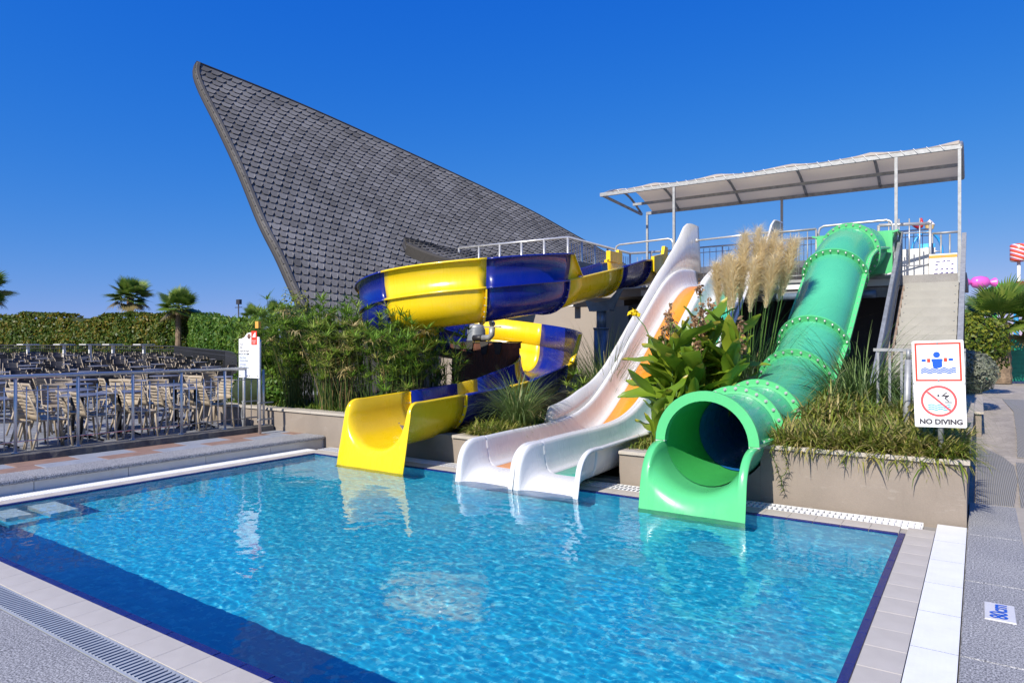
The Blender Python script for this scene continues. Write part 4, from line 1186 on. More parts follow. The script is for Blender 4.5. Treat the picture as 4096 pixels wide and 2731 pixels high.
# ------------------------------------------------------------------ shingled sail roof
LEFTC = [(-13.125,10.657,2.15),(-13.971,10.806,3.102),(-14.685,10.925,3.949),(-15.659,11.108,4.956),(-16.915,11.341,6.522),(-18.216,11.543,8.04),(-19.387,11.712,9.346),(-19.916,11.836,10.029),(-20.12,12.0,10.43)]
RIDGE = [(-20.12,12.0,10.43),(-19.524,15.734,9.983),(-18.038,20.985,8.816),(-16.526,25.042,7.641),(-15.598,27.249,6.8),(-14.533,29.548,5.826),(-12.589,33.537,3.929)]
BOTC = [(-13.125,10.657,2.15),(-13.0,15.2,2.1),(-11.9,20.4,1.95),(-9.767,26.02,1.735)]
def poly_arclen(pts):
    pts = [Vector(p) for p in pts]; L = [0]
    dense = [Vector(cr(pts, k/200)) for k in range(201)]
    for a, b in zip(dense[:-1], dense[1:]): L.append(L[-1]+(b-a).length)
    def f(t):
        x = t*L[-1]
        lo, hi = 0, 200
        while hi-lo > 1:
            md = (lo+hi)//2
            if L[md] <= x: lo = md
            else: hi = md
        w = (x-L[lo])/max(1e-9, L[hi]-L[lo])
        return dense[lo].lerp(dense[hi], w)
    return f, L[-1]
def coons(lf, top, bot):
    """patch S(s,t): s 0 bottom .. 1 top, t 0 left edge .. 1 right end (straight)"""
    r0, r1 = bot(1), top(1)
    p00, p10, p01, p11 = lf(0), lf(1), r0, r1
    def S(s, t):
        rt = r0.lerp(r1, s)
        a = lf(s).lerp(rt, t); b = bot(t).lerp(top(t), s)
        c = p00*(1-s)*(1-t)+p10*s*(1-t)+p01*(1-s)*t+p11*s*t
        return a+b-c
    return S
CAMP = Vector((0,0,1.8))
def shingled(t, S, nrow, ncol, single=300, smin=0.0, edge=True, prefer=None):
    def nrm(s, tt):
        e = 0.004
        a = S(min(s+e,1), tt)-S(max(s-e,0), tt); b = S(s, min(tt+e,1))-S(s, max(tt-e,0))
        n = b.cross(a)
        if n.length < 1e-9: return Vector((0,0,1))
        n.normalize()
        if n.dot(CAMP-S(s,tt)) < 0: n = -n
        return n
    m = MB(); rows = [[S(i/40, j/60) for j in range(61)] for i in range(41)]
    m.grid(rows, 0, True)
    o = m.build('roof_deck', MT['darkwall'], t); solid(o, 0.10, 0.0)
    # push the deck behind the shingles
    for v in o.data.vertices: v.co = v.co
    tabs = []
    for i in range(nrow):
        s0 = i/nrow; ds = 1.0/nrow
        off = (0.5*i) % 1.0
        for j in range(-2, ncol+1):
            tc = (j+0.5+off)/ncol; dt = 1.0/ncol
            def pt(a, b, lift):
                s = min(1.0, max(0.0, s0+b*ds)); tt = min(1.0, max(0.0, tc+a*dt))
                return S(s, tt), s, tt, lift
            if tc-0.5*dt >= 1 or tc+0.5*dt <= 0: continue
            n = nrm(min(1, s0+0.5*ds), min(1, max(0, tc)))
            jit = rnd.uniform(-0.05, 0.05); h0 = 0.155+rnd.uniform(0.0,0.012); h1 = 0.135
            mk = lambda a, b, h: S(min(1.0,max(0.0,s0+b*ds)), min(1.0,max(0.0,tc+a*dt))) + n*h
            P0 = [mk(-.44+jit*.3,0,h0), mk(.10+jit*.3,0,h0), mk(.5,.58,h0-.006), mk(.5,1.0,h1), mk(-.5,1.0,h1), mk(-.5,.12,h0-.003)]
            P1 = [mk(-.5,1.62,h1-.008), mk(.5,1.62,h1-.008)]
            Q = [mk(-.5,.12,h0-.05), mk(-.44+jit*.3,0,h0-.05), mk(.10+jit*.3,0,h0-.05), mk(.5,.58,h0-.05)]
            tone = min(1, max(0.25, rnd.gauss(0.72, 0.12)))
            tabs.append(((S(s0,min(1,max(0,tc)))-CAMP).length, P0, P1, Q, tone))
    def addtab(m, tb):
        d, P0, P1, Q, tone = tb
        m.add(P0+P1+Q, [(0,1,2,3,4,5)], 0, False, tone)
        k = len(m.v)-12
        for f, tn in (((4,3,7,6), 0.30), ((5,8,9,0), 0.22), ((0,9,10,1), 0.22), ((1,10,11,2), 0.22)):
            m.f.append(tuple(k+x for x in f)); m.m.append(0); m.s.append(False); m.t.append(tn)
    if prefer: tabs.sort(key=lambda tb: prefer(tb[1][0], tb[0]))
    else: tabs.sort(key=lambda tb: tb[0])
    for tb in tabs[:single]:
        m = MB(); addtab(m, tb); m.build('shingle', MT['shingle'], t)
    if len(tabs) > single:
        m = MB()
        for tb in tabs[single:]: addtab(m, tb)
        tag(m.build('shingles', MT['shingle'], t), kind='stuff')
    return nrm
roof = thing('shingle_roof', 'huge pointed grey shingle roof sweeping up behind the spiral slide', 'roof', (-14, 13, 0))
lf, LL = poly_arclen(LEFTC); tp, LT = poly_arclen(RIDGE); bt, LB = poly_arclen(BOTC)
SR = coons(lf, tp, bt)
nr = shingled(roof, SR, 38, 72, 300, prefer=lambda p, d: d if p.z > 3.3 else d+100)
# edge flashing strips down the free edge
for i in range(8):
    rows = []
    for k in range(7):
        s = min(1.0, (i+k/6)/8)
        p = SR(s, 0); q = SR(s, 0.016); n = nr(s, 0.01)
        w = (q-p).normalized()
        rows.append([p + w*0.03 + n*0.04, p + w*0.025 + n*0.15, p + w*0.035 + n*0.172, p + w*0.12 + n*0.176, p + w*0.125 + n*0.15])
    m = MB()
    m.grid(rows, 0, False, tone=0.30+0.03*(i % 3)); m.t[0] = 0.29
    m.build('edge_flashing', MT['shingle'], roof)
rows = []
for k in range(60):
    t = k/59; p = SR(1, t); n = nr(0.995, t)
    d = (SR(0.97, t)-p).normalized()
    rows.append([p + n*0.16 + d*0.035, p + n*0.17, p - n*0.05 - d*0.01])
MB().grid(rows, 0, False, tone=0.55).build('ridge_strip', MT['shingle'], roof)
w2 = thing('dormer_roof', 'small low shingled roof fold above the blue and yellow slide', 'roof', (-11.5, 14.5, 0))
WT = [(-12.863,13.62,4.508),(-12.662,14.362,4.461),(-12.698,15.548,4.423),(-12.697,17.97,4.475)]
WB = [(-12.33,13.136,4.225),(-11.683,13.336,3.929),(-10.865,13.652,3.661),(-9.836,14.111,3.399)]
WL = [(-12.33,13.136,4.225),(-12.6,13.35,4.40),(-12.863,13.62,4.508)]
a, _ = poly_arclen(WL); b, _ = poly_arclen(WT); c, _ = poly_arclen(WB)
S2 = coons(a, b, c)
nr2 = shingled(w2, S2, 9, 13, 120)
rows = []
for k in range(20):
    t = k/19; p = S2(0, t); n = nr2(0.02, t); d = (S2(0.1, t)-p).normalized()
    rows.append([p - n*0.1 - d*0.1, p + n*0.16 - d*0.11, p + n*0.20 - d*0.05, p + n*0.19 + d*0.10, p + n*0.14 + d*0.11])
MB().grid(rows, 0, False, tone=0.7).build('edge_flashing', MT['shingle'], w2)
# walls under the roof
MB().box(-19.0, -13.6, 14.5, 26, -0.05, 3.0).build('hall_wall', MT['darkwall'], roof)

# ------------------------------------------------------------------ planting
def blade(m, base, az, lean, L, w, droop, n, tone, mi=0, taper=1.0):
    p = Vector(base); th = lean
    hx, hy = math.cos(az), math.sin(az)
    side = Vector((-hy, hx, 0)); vs = []
    for k in range(n+1):
        f = k/n
        ww = w*(1-f**1.6*taper)*(0.6+0.4*min(1, f*5)) if k < n else w*0.06
        vs += [p - side*ww/2, p + side*ww/2]
        d = Vector((hx*math.sin(th), hy*math.sin(th), math.cos(th)))
        p = p + d*(L/n); th += droop/n
    m.add(vs, [(2*k, 2*k+1, 2*k+3, 2*k+2) for k in range(n)], mi, True, tone)
    return p
def tuft(name, label, cat, x, y, z, n, L, w, mat, spread=0.25, lean=0.5, droop=1.6, group=None, dry=0.06, seed=1, bias=None, nseg=5):
    r = random.Random(seed)
    m = MB()
    for k in range(n):
        az = r.uniform(0, 2*math.pi)
        if bias is not None and r.random() < 0.5: az = bias + r.gauss(0, 0.7)
        rr = spread*math.sqrt(r.random())
        b = (x+rr*math.cos(az), y+rr*math.sin(az), z)
        tn = r.gauss(0.5, 0.16)
        if r.random() < dry: tn = 0.95
        blade(m, b, az+r.gauss(0,0.3), abs(r.gauss(lean*0.55, lean*0.35)), L*r.uniform(0.55,1.1), w*r.uniform(0.7,1.2), droop*r.uniform(0.4,1.2), nseg, min(1,max(0,tn)))
    t = thing(name, label, cat, (x,y,z), group)
    m.build('blades', mat, t)
    return t
def papyrus(label, x, y, z, n, H, seed, spread=0.45, dry=0.08, group=None, tone0=0.5, ul=0.25):
    r = random.Random(seed)
    ms, ml = MB(), MB()
    for k in range(n):
        az = r.uniform(0, 2*math.pi); rr = spread*math.sqrt(r.random())
        b = Vector((x+rr*math.cos(az), y+rr*0.7*math.sin(az), z))
        h = H*(0.40+0.63*r.random()); ln = abs(r.gauss(0.12, 0.10))
        a2 = az+r.gauss(0,0.5)
        if r.random() < 0.45: a2 = -1.2+r.gauss(0,.5); h *= r.uniform(.7,1.0); ln += r.uniform(.05,.18)
        pts = []
        for i in range(5):
            f = i/4
            pts.append(b + Vector((math.cos(a2)*math.sin(ln)*h*f**1.4, math.sin(a2)*math.sin(ln)*h*f**1.4, h*f)))
        dead = r.random() < dry
        ms.tube(pts, [0.0075,0.007,0.006,0.005,0.004], 3, 0, False, True, 0.97 if dead else min(.8,max(0,r.gauss(0.45,0.18))))
        top = pts[-1]; tn = 0.98 if dead else r.gauss(tone0, 0.14)
        nl = r.randint(13, 18)
        for i in range(nl):
            aa = 2*math.pi*i/nl + r.gauss(0,0.12)
            blade(ml, top, aa, r.gauss(1.05,0.25), ul*r.uniform(0.75,1.2), 0.030, r.uniform(0.2,0.8) + (1.2 if dead else 0), 3, min(1,max(0,tn+r.gauss(0,0.07))))
    t = thing('papyrus_plant', label, 'papyrus', (x,y,z), group)
    ms.build('stems', MT['papstem'], t)
    ml.build('leaves', MT['papyrus'], t)
    return t
pg_ = 'papyrus clumps behind the left planter wall'
spec = [(-12.3,8.75,80,1.75,'beside the information board, at the far end',0.50),(-11.65,9.0,95,1.95,'rising just behind the information board',0.45),(-11.0,8.7,95,2.1,'tallest, with a feathery top against the grey roof',0.48),
        (-10.3,8.95,95,2.05,'dark green, left of the yellowing one',0.42),(-9.75,8.62,90,1.75,'yellowing, with straw-coloured dead heads low down',0.66),(-8.95,8.9,90,1.9,'below the yellow slide section',0.52),
        (-8.30,8.75,85,1.6,'bending over the left lip of the yellow chute',0.50),(-8.45,10.0,60,1.55,'standing in front of the wooden pump house',0.50),(-10.9,9.9,60,2.2,'hindmost, under the blue slide section',0.42)]
for k, (x, y, n, h, lab, tn) in enumerate(spec):
    papyrus('green papyrus clump '+lab, x, y, 0.48, int(n*1.12), h, 100+k, 0.42, 0.22 if k == 4 else 0.07, pg_, tn)
papyrus('small papyrus sprig between the spiral and the white slide', -6.25, 11.2, 0.35, 14, 0.85, 140, 0.3, 0.05, None, 0.55, 0.24)

def leafcloud(m, gen, n, size, seed, tone=(0.5,0.2), flat=0.0, mi=0):
    r = random.Random(seed)
    for k in range(n):
        p, nrm, tb = gen(r)
        s = size*r.uniform(0.6,1.35)
        d = (Vector(nrm) + Vector((r.gauss(0,.6), r.gauss(0,.6), r.gauss(0,.6)))).normalized()
        u = d.cross(Vector((r.gauss(0,1), r.gauss(0,1), r.gauss(0,1)))).normalized(); v = d.cross(u)
        p = Vector(p)
        m.add([p-u*s*0.5, p+v*s*0.28+u*0.05*s, p+u*s*0.5, p-v*s*0.28], [(0,1,2,3)], mi, False, min(1,max(0,r.gauss(tone[0], tone[1])+tb)))
def ellip_gen(c, rx, ry, rz, rough=0.12, seed=0, shell=0.22):
    def g(r):
        while True:
            d = Vector((r.gauss(0,1), r.gauss(0,1), r.gauss(0,1)))
            if d.length > 1e-3: break
        d.normalize()
        k = 1+rough*noise.noise(d*2.6+Vector((seed,0,0)))*2 - shell*r.random()**1.5
        p = (c[0]+d.x*rx*k, c[1]+d.y*ry*k, c[2]+d.z*rz*k)
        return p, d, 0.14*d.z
    return g
def shrub(name, label, cat, c, rx, ry, rz, n, size, mat, seed, tone=(0.5,0.18), rough=0.12):
    t = thing(name, label, cat, (c[0], c[1], c[2]-rz))
    m = MB(); leafcloud(m, ellip_gen(c, rx, ry, rz, rough, seed), n, size, seed, tone); m.build('leaves', mat, t)
    m = MB()
    r = random.Random(seed)
    for k in range(9):
        a = r.uniform(0,6.28)
        m.tube([(c[0], c[1], c[2]-rz*1.05), (c[0]+rx*.35*math.cos(a), c[1]+ry*.35*math.sin(a), c[2]-rz*.2), (c[0]+rx*.7*math.cos(a), c[1]+ry*.7*math.sin(a), c[2]+rz*r.uniform(0,.6))], [0.03,0.02,0.008], 5)
    m.lathe(c, [(0.001,-rz*.72),(rx*.45,-rz*.6),(rx*.68,0),(rx*.45,rz*.6),(0.001,rz*.7)], 10)
    m.build('branches', MT['hedgecore'], t)
    return t
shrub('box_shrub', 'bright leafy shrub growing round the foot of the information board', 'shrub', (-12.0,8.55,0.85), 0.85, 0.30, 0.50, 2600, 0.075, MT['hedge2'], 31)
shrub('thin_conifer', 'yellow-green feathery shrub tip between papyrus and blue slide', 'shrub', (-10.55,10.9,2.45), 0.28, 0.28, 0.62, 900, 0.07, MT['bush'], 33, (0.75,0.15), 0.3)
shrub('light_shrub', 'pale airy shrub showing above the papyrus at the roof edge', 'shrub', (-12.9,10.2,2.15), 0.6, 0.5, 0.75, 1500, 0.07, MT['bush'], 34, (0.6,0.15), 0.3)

tuft('fountain_grass', 'arching fountain grass tuft beside the yellow and blue chute', 'grass tuft', -6.02, 9.0, 0.42, 620, 1.22, 0.014, MT['grass'], 0.17, 0.50, 2.0, seed=51)
tuft('fountain_grass', 'spiky fountain grass tuft beside the blue-grey support post', 'grass tuft', -6.12, 12.3, 0.30, 520, 2.1, 0.017, MT['grass'], 0.25, 0.55, 1.2, seed=52)
tuft('fountain_grass', 'dark bushy grass tuft between the green tube and the stair barrier', 'grass tuft', -1.45, 11.3, 0.50, 1500, 2.0, 0.017, MT['grass'], 0.42, 0.62, 2.6, seed=53, dry=0.04)
tuft('fountain_grass', 'small grass tuft overhanging the left side of the green tube', 'grass tuft', -3.05, 10.3, 0.40, 160, 0.9, 0.010, MT['grass'], 0.2, 0.6, 1.8, seed=54)
# pampas grass with plumes
pa = thing('pampas_grass', 'tall pampas grass with cream feather plumes beside the green tube', 'pampas grass', (-3.38, 12.4, 0.4))
r = random.Random(61); m = MB()
for k in range(900):
    az = r.uniform(0, 6.283); rr = 0.38*math.sqrt(r.random())
    blade(m, (-3.38+rr*math.cos(az), 12.4+rr*math.sin(az), 0.4), az+r.gauss(0,.4), abs(r.gauss(.22,.2)), r.uniform(1.5,2.9), 0.013, r.uniform(0.7,2.4), 7, min(1,max(0,r.gauss(.45,.17))) if r.random() > .05 else .97)
m.build('blades', MT['darkgrass'], pa)
plumes = [(-3.78,11.30,3.00,0.75),(-3.66,11.5,3.14,0.85),(-3.55,11.25,3.22,0.9),(-3.42,11.55,3.40,1.0),(-3.30,11.3,3.42,1.0),(-3.16,11.6,3.58,1.1),(-3.02,11.3,3.40,1.0),(-2.90,11.55,3.46,1.05),(-2.76,11.3,3.38,1.0),(-2.64,11.55,3.42,1.0),(-2.54,11.35,3.26,0.9),(-3.45,11.15,3.05,0.8),(-3.10,11.1,3.12,0.85),(-2.80,11.1,3.08,0.8)]
for (x, y, zt, L) in plumes:
    x, y, zt = x*1.078-0.03, y+0.9, 1.8+(zt-1.8)*1.078+r.uniform(-.08,.12)
    m = MB(); b = Vector((-3.38+(x+3.38)*0.35, 12.4+(y-12.4)*0.4, 0.4)); top = Vector((x+0.10, y, zt))
    axis = [b.lerp(top, k/10) + Vector((0.10*(k/10)**3, 0, 0)) for k in range(11)]
    sm = MB(); sm.tube(axis, [0.009]*8+[0.006]*3, 4, tone=0.6); sm.build('plume_stem', MT['cannastem'], pa)
    d = (axis[-1]-axis[-4]).normalized()
    for k in range(1250):
        f = r.random()**0.85
        p = axis[-1] - d*L*(1-f) + Vector((r.gauss(0,.012), r.gauss(0,.012), 0))
        az = r.uniform(0, 6.283) if r.random() < .65 else r.gauss(0.55, .6)
        wd = math.sin(math.pi*min(1, 0.10+0.90*(1-f)))**0.7
        blade(m, p, az, r.uniform(0.2,0.85)*(0.3+0.7*wd), (0.10+0.34*wd)*r.uniform(.45,1.15), 0.0085, r.uniform(0.6,2.0), 4, min(1,max(0,r.gauss(.55,.22))))
    m.build('plume', MT['plume'], pa)
# canna clump: every large leaf is a piece of its own
ca = thing('canna_clump', 'large-leaved canna clump with withered flower heads beside the orange lane', 'canna', (-3.35, 9.35, 0.4))
def canna_leaf(seed, L=0.66, W=0.13):
    r = random.Random(seed); m = MB(); n = 9
    bend = r.uniform(0.2, 1.1); fold = r.uniform(0.15, 0.5); wav = r.uniform(0.01,0.025)
    rows = []; p = Vector((0,0,0)); th = 0.0
    for k in range(n+1):
        f = k/n
        w = W*(math.sin(math.pi*min(1, f*0.92+0.05))**0.75)*(1.0-0.25*f) if k < n else 0.004
        d = Vector((math.cos(th), 0, math.sin(th)))
        up = Vector((-math.sin(th), 0, math.cos(th)))
        row = []
        for q in (-1,-0.5,0,0.5,1):
            row.append(p + Vector((0,q*w*math.cos(fold*abs(q)),0)) + up*(abs(q)*w*math.sin(fold)+wav*math.sin(f*11+q*3)*abs(q)))
        rows.append(row)
        p = p + d*(L/n); th -= bend/n
    m.grid(rows, 0, True, tone=min(1,max(0,r.gauss(.45,.2))))
    m.t[0] = m.t[0]*0.98
    # dry rim on some leaves
    if r.random() < 0.35:
        for i in range(len(m.t)):
            if i >= len(m.t)-4: m.t[i] = 0.98
    return m.mesh('leaf', MT['canna'])
LEAVES = [canna_leaf(200+k) for k in range(12)]
r = random.Random(71)
stems = []
for k in range(34):
    a = r.uniform(0,6.28); rr = math.sqrt(r.random())
    x = -3.40+0.34*rr*math.cos(a); y = 9.55+0.55*rr*math.sin(a)
    h = r.uniform(0.9, 1.85)*(1.0-0.25*rr*abs(math.cos(a)))
    stems.append((x, y, h))
stems += [(-3.74,8.95,0.8),(-3.70,9.2,1.05),(-3.62,8.7,0.6),(-3.35,8.75,0.7)]
for x, y, h in stems:
    lx, ly = r.gauss(0,.06)+max(0,(x+3.55))*0.45, r.gauss(0,.05)
    pts = [Vector((x+lx*f*f*2, y+ly*f*f*2, 0.38+h*f)) for f in (0,.33,.66,1.0)]
    m = MB(); m.tube(pts, [0.016,0.014,0.011,0.006], 6, tone=r.random()); m.build('stem', MT['cannastem'], ca)
    nl = r.randint(5, 7)
    az = r.uniform(0,6.28)
    for i in range(nl):
        f = 0.22+0.68*i/max(1,nl-1)
        p = pts[0].lerp(pts[-1], f)
        az += 2.4+r.gauss(0,.4)
        el = r.uniform(0.75, 1.4) if r.random() < .7 else r.uniform(0.2,.7)
        o = link('leaf', LEAVES[r.randrange(12)], ca, True)
        o.location = p - wloc(ca)
        o.rotation_euler = (r.gauss(0,.3), -el, az)
        s = r.uniform(0.8,1.3)*(0.7 if h < 0.8 else 1.0); o.scale = (s, s, s)
    if r.random() < 0.85 and h > 0.9:
        top = pts[-1]; t2 = top+Vector((r.gauss(0,.06), r.gauss(0,.05), r.uniform(.18,.42)))
        m = MB(); m.tube([top, (top+t2)/2, t2], [0.008,0.007,0.006], 5, tone=0.6); m.build('flower_stalk', MT['cannastem'], ca)
        m = MB()
        def gg(rr, t2=t2):
            return (t2.x+rr.gauss(0,.028), t2.y+rr.gauss(0,.028), t2.z+rr.gauss(-.02,.06)), (rr.gauss(0,1),rr.gauss(0,1),rr.gauss(0,1)), 0
        leafcloud(m, gg, 60, 0.062, r.randrange(9999), (0.5,0.25)); m.build('withered_flower', MT['dead'], ca)['kind'] = 'stuff'
# one yellow bloom on a long stalk in front of the slide
MB().tube([(-3.75,9.55,1.3),(-4.0,9.6,1.75),(-4.15,9.62,2.05),(-4.30,9.62,2.22)], [0.010,0.009,0.008,0.006], 6, tone=.5).build('flower_stalk', MT['cannastem'], ca)
m = MB(); leafcloud(m, lambda rr: ((-4.31+rr.gauss(0,.035), 9.6+rr.gauss(0,.03), 2.24+rr.gauss(0,.035)), (rr.gauss(0,1),-1,.3), 0), 40, 0.075, 5, (.5,.3)); m.build('yellow_bloom', MT['flower'], ca)

# low ground cover in the beds
def cover(label, spots, n, seed, L=0.16, w=0.018, tone=0.55):
    r = random.Random(seed); m = MB()
    for k in range(n):
        x0, x1, y0, y1, z0, hump = spots[r.randrange(len(spots))]
        x = r.uniform(x0, x1); y = r.uniform(y0, y1)
        h = hump*(0.5+0.7*noise.noise(Vector((x*1.7, y*1.7, 3))))
        tn = r.gauss(tone, .2) + 0.2*noise.noise(Vector((x*2.2,y*2.2,8)))
        blade(m, (x, y, z0+max(0,h)*r.uniform(0.2,1.0)), r.uniform(0,6.283), abs(r.gauss(.7,.45)), L*r.uniform(.6,1.5), w*r.uniform(.6,1.3), r.uniform(.7,2.2), 4, min(1,max(0,tn)))
    o = m.build('ground_cover', MT['cover'])
    return tag(o, label, 'ground cover', None, 'stuff')
cover('yellow-green grassy ground cover below the warning sign', [(-1.95,-0.25,8.25,9.2,0.52,0.34),(-1.9,-0.3,9.2,11.0,0.60,0.55),(-1.95,-0.15,8.12,8.4,0.56,0.14),(-1.6,-0.1,8.1,10,0.55,.2)], 12000, 81, 0.29, 0.030, 0.68)
cover('yellow-green grassy ground cover between the yellow and white chutes', [(-6.5,-5.75,8.25,10.3,0.36,0.20),(-6.4,-5.75,8.2,8.8,0.38,0.16)], 3200, 82, 0.21, 0.027, 0.58)
cover('low green undergrowth under the canna leaves', [(-3.8,-3.1,8.22,9.6,0.36,0.16)], 1500, 83, 0.15, 0.016, 0.5)
cover('dark weedy undergrowth below the papyrus', [(-13.3,-8.0,8.2,9.0,0.50,0.12)], 2600, 84, 0.15, 0.016, 0.35)
# vines hanging over the cap
def vine(label, x, z0, L, seed):
    r = random.Random(seed); t = thing('hanging_vine', label, 'vine', (x, 8.0, z0))
    pts = [Vector((x, 8.12, z0+0.02)), Vector((x, 8.0, z0+0.02))]
    k = 0
    while (pts[-1].z > z0-L): pts.append(pts[-1]+Vector((r.gauss(0,.02), r.gauss(-.002,.006), -0.05)))
    m = MB(); m.tube(pts, 0.004, 4, tone=.4); m.build('runner', MT['cannastem'], t)
    m = MB()
    for p in pts[1:]:
        for i in range(r.randint(3,7)):
            blade(m, p, r.uniform(3.3,6.1), r.uniform(.6,1.7), r.uniform(.05,.10), 0.013, r.uniform(.4,1.6), 3, min(1,max(0,r.gauss(.6,.15))))
    m.build('leaves', MT['cover'], t)
vine('long leafy vine hanging beside the green chute', -1.80, 0.64, 0.48, 91)
vine('second leafy vine hanging close beside the green chute', -1.92, 0.64, 0.28, 94)
vine('short vine tip hanging over the middle of the tall planter cap', -1.15, 0.65, 0.10, 92)
vine('short vine tip hanging below the no diving sign', -0.62, 0.65, 0.12, 93)

# ------------------------------------------------------------------ warning sign and posts
wsn = thing('warning_sign', 'white two-plate warning sign with armbands pictogram reading NO DIVING', 'sign', (-0.32, 8.22, 0.6))
ro = R(2.0)
SX = Vector((math.cos(ro), 0, math.sin(ro))); SY = Vector((-math.sin(ro), 0, math.cos(ro)))
def rrect(hx, hy, r, n=5):
    pts = []
    for cx, cy, a0 in ((hx-r,hy-r,0),(-hx+r,hy-r,90),(-hx+r,-hy+r,180),(hx-r,-hy+r,270)):
        for k in range(n+1):
            a = R(a0+90*k/n); pts.append((cx+r*math.cos(a), cy+r*math.sin(a)))
    return pts
def on(O, p, d): return O + SX*p[0] + SY*p[1] + Vector((0,-d,0))
def flat(name, O, pts, d, mat, parent=None, th=0.0008):
    return MB().prism([on(O, p, d) for p in pts][::-1], (0,-th,0)).build(name, mat, parent or wsn)
def ringpts(c, r0, r1, n=48):
    return [(c[0]+r0*math.cos(2*math.pi*k/n), c[1]+r0*math.sin(2*math.pi*k/n)) for k in range(n)], [(c[0]+r1*math.cos(2*math.pi*k/n), c[1]+r1*math.sin(2*math.pi*k/n)) for k in range(n)]
def ringmesh(name, O, outer, inner, d, mat):
    m = MB(); m.grid([[on(O,p,d) for p in outer], [on(O,p,d) for p in inner]], 0, False, True, flip=True)
    return m.build(name, mat, wsn)
def wave(name, O, x0, x1, y, amp, per, w, d, mat, ph=0.0):
    n = 40; up = []; dn = []
    for k in range(n+1):
        x = x0+(x1-x0)*k/n; yy = y+amp*math.sin(2*math.pi*(x-x0)/per+ph)
        up.append((x, yy+w/2)); dn.append((x, yy-w/2))
    m = MB(); m.grid([[on(O,p,d) for p in up], [on(O,p,d) for p in dn]], 0, False, flip=True)
    return m.build(name, mat, wsn)
O1 = Vector((-0.345, 8.165, 1.606)); O2 = Vector((-0.329, 8.165, 1.165))
MB().tube([(-0.315,8.205,0.55),(-0.345,8.205,1.80)], 0.026, 12).build('pole', MT['galv'], wsn)
for O, h in ((O1,0.2175),(O2,0.2195)):
    MB().prism([on(O, p, 0) for p in rrect(0.2235, h, 0.016)][::-1], (0,0.004,0)).build('plate', MT['signwhite'], wsn)
a, b = rrect(0.200,0.194,0.001), rrect(0.183,0.177,0.001)
ringmesh('red_border', O1, a, b, 0.0015, MT['signred'])
dd = 0.0015
disc = lambda c, r, n=24, k=1.0: [(c[0]+r*math.cos(2*math.pi*i/n), c[1]+k*r*math.sin(2*math.pi*i/n)) for i in range(n)]
flat('pictogram_head', O1, disc((-0.009,0.073),0.030), dd, MT['signblue'])
flat('pictogram_torso', O1, [(-0.055,0.031),(0.041,0.031),(0.041,0.008),(0.036,0.006),(0.037,-0.047),(0.018,-0.058),(-0.009,-0.063),(-0.03,-0.058),(-0.046,-0.047),(-0.048,0.004),(-0.055,0.006)], dd, MT['signblue'])
for x0, x1, y in ((-0.143,-0.103,0.017),(0.091,0.132,0.023)):
    flat('pictogram_hand', O1, [((x0+x1)/2+p[0], y+p[1]) for p in rrect((x1-x0)/2, 0.0125, 0.011)], dd, MT['signblue'])
for x, y in ((-0.079,0.016),(0.066,0.021)):
    flat('armband', O1, [(x+p[0], y+p[1]) for p in rrect(0.0145, 0.019, 0.004)], dd, MT['signred'])
for k in range(3):
    wave('wave_line', O1, -0.151, 0.152, -0.070-0.0185*k, 0.0085, 0.083, 0.0110, dd, MT['signblue'], -1.2)
a, b = ringpts((-0.006,0.046), 0.157, 0.136)
ringmesh('red_ring', O2, a, b, 0.0030, MT['signpink'])
flat('red_slash', O2, [(-0.110,0.132),(-0.095,0.143),(0.100,-0.046),(0.090,-0.060)], 0.0032, MT['signpink'])
for k in range(3):
    wave('wave_line', O2, -0.103, 0.094, 0.004-0.021*k, 0.006, 0.080, 0.0100, 0.0016, MT['signcyan'], -0.9)
flat('diver_head', O2, disc((-0.008,0.101),0.0105), 0.0016, MT['signdark'])
flat('diver_arms', O2, [(0.014,0.096),(0.062,0.136),(0.068,0.129),(0.040,0.104),(0.087,0.107),(0.087,0.100),(0.072,0.085),(0.056,0.075),(0.083,0.046),(0.076,0.040),(0.043,0.072),(0.045,0.082),(0.055,0.089)], 0.0016, MT['signdark'])
flat('diving_board', O2, [(0.045,0.037),(0.107,0.037),(0.107,0.028),(0.045,0.028)], 0.0016, MT['signdark'])
tag(text('lettering', 'NO DIVING', 0.071, MT['signdark'], wsn, on(O2, (0.005,-0.166), 0.0018), SX, SY, 1.0, bold=0.0034), kind='stuff')
for O in (O1,):
    for y in (0.190, -0.186):
        MB().lathe(tuple(on(O,(0.0,y),0.004)), [(0.001,-0.004),(0.008,-0.003),(0.009,0.003)], 10, 'y').build('bolt', MT['galv'], wsn)
p2 = thing('steel_post', 'galvanised steel post with narrow top standing behind the warning sign', 'post', (-0.71, 9.3, 0.5))
MB().tube([(-0.72,9.3,0.5),(-0.69,9.3,1.60)], 0.036, 14).build('sleeve', MT['galv'], p2)
MB().tube([(-0.69,9.3,1.60),(-0.688,9.3,1.72)], 0.024, 12).build('stub', MT['galv'], p2)

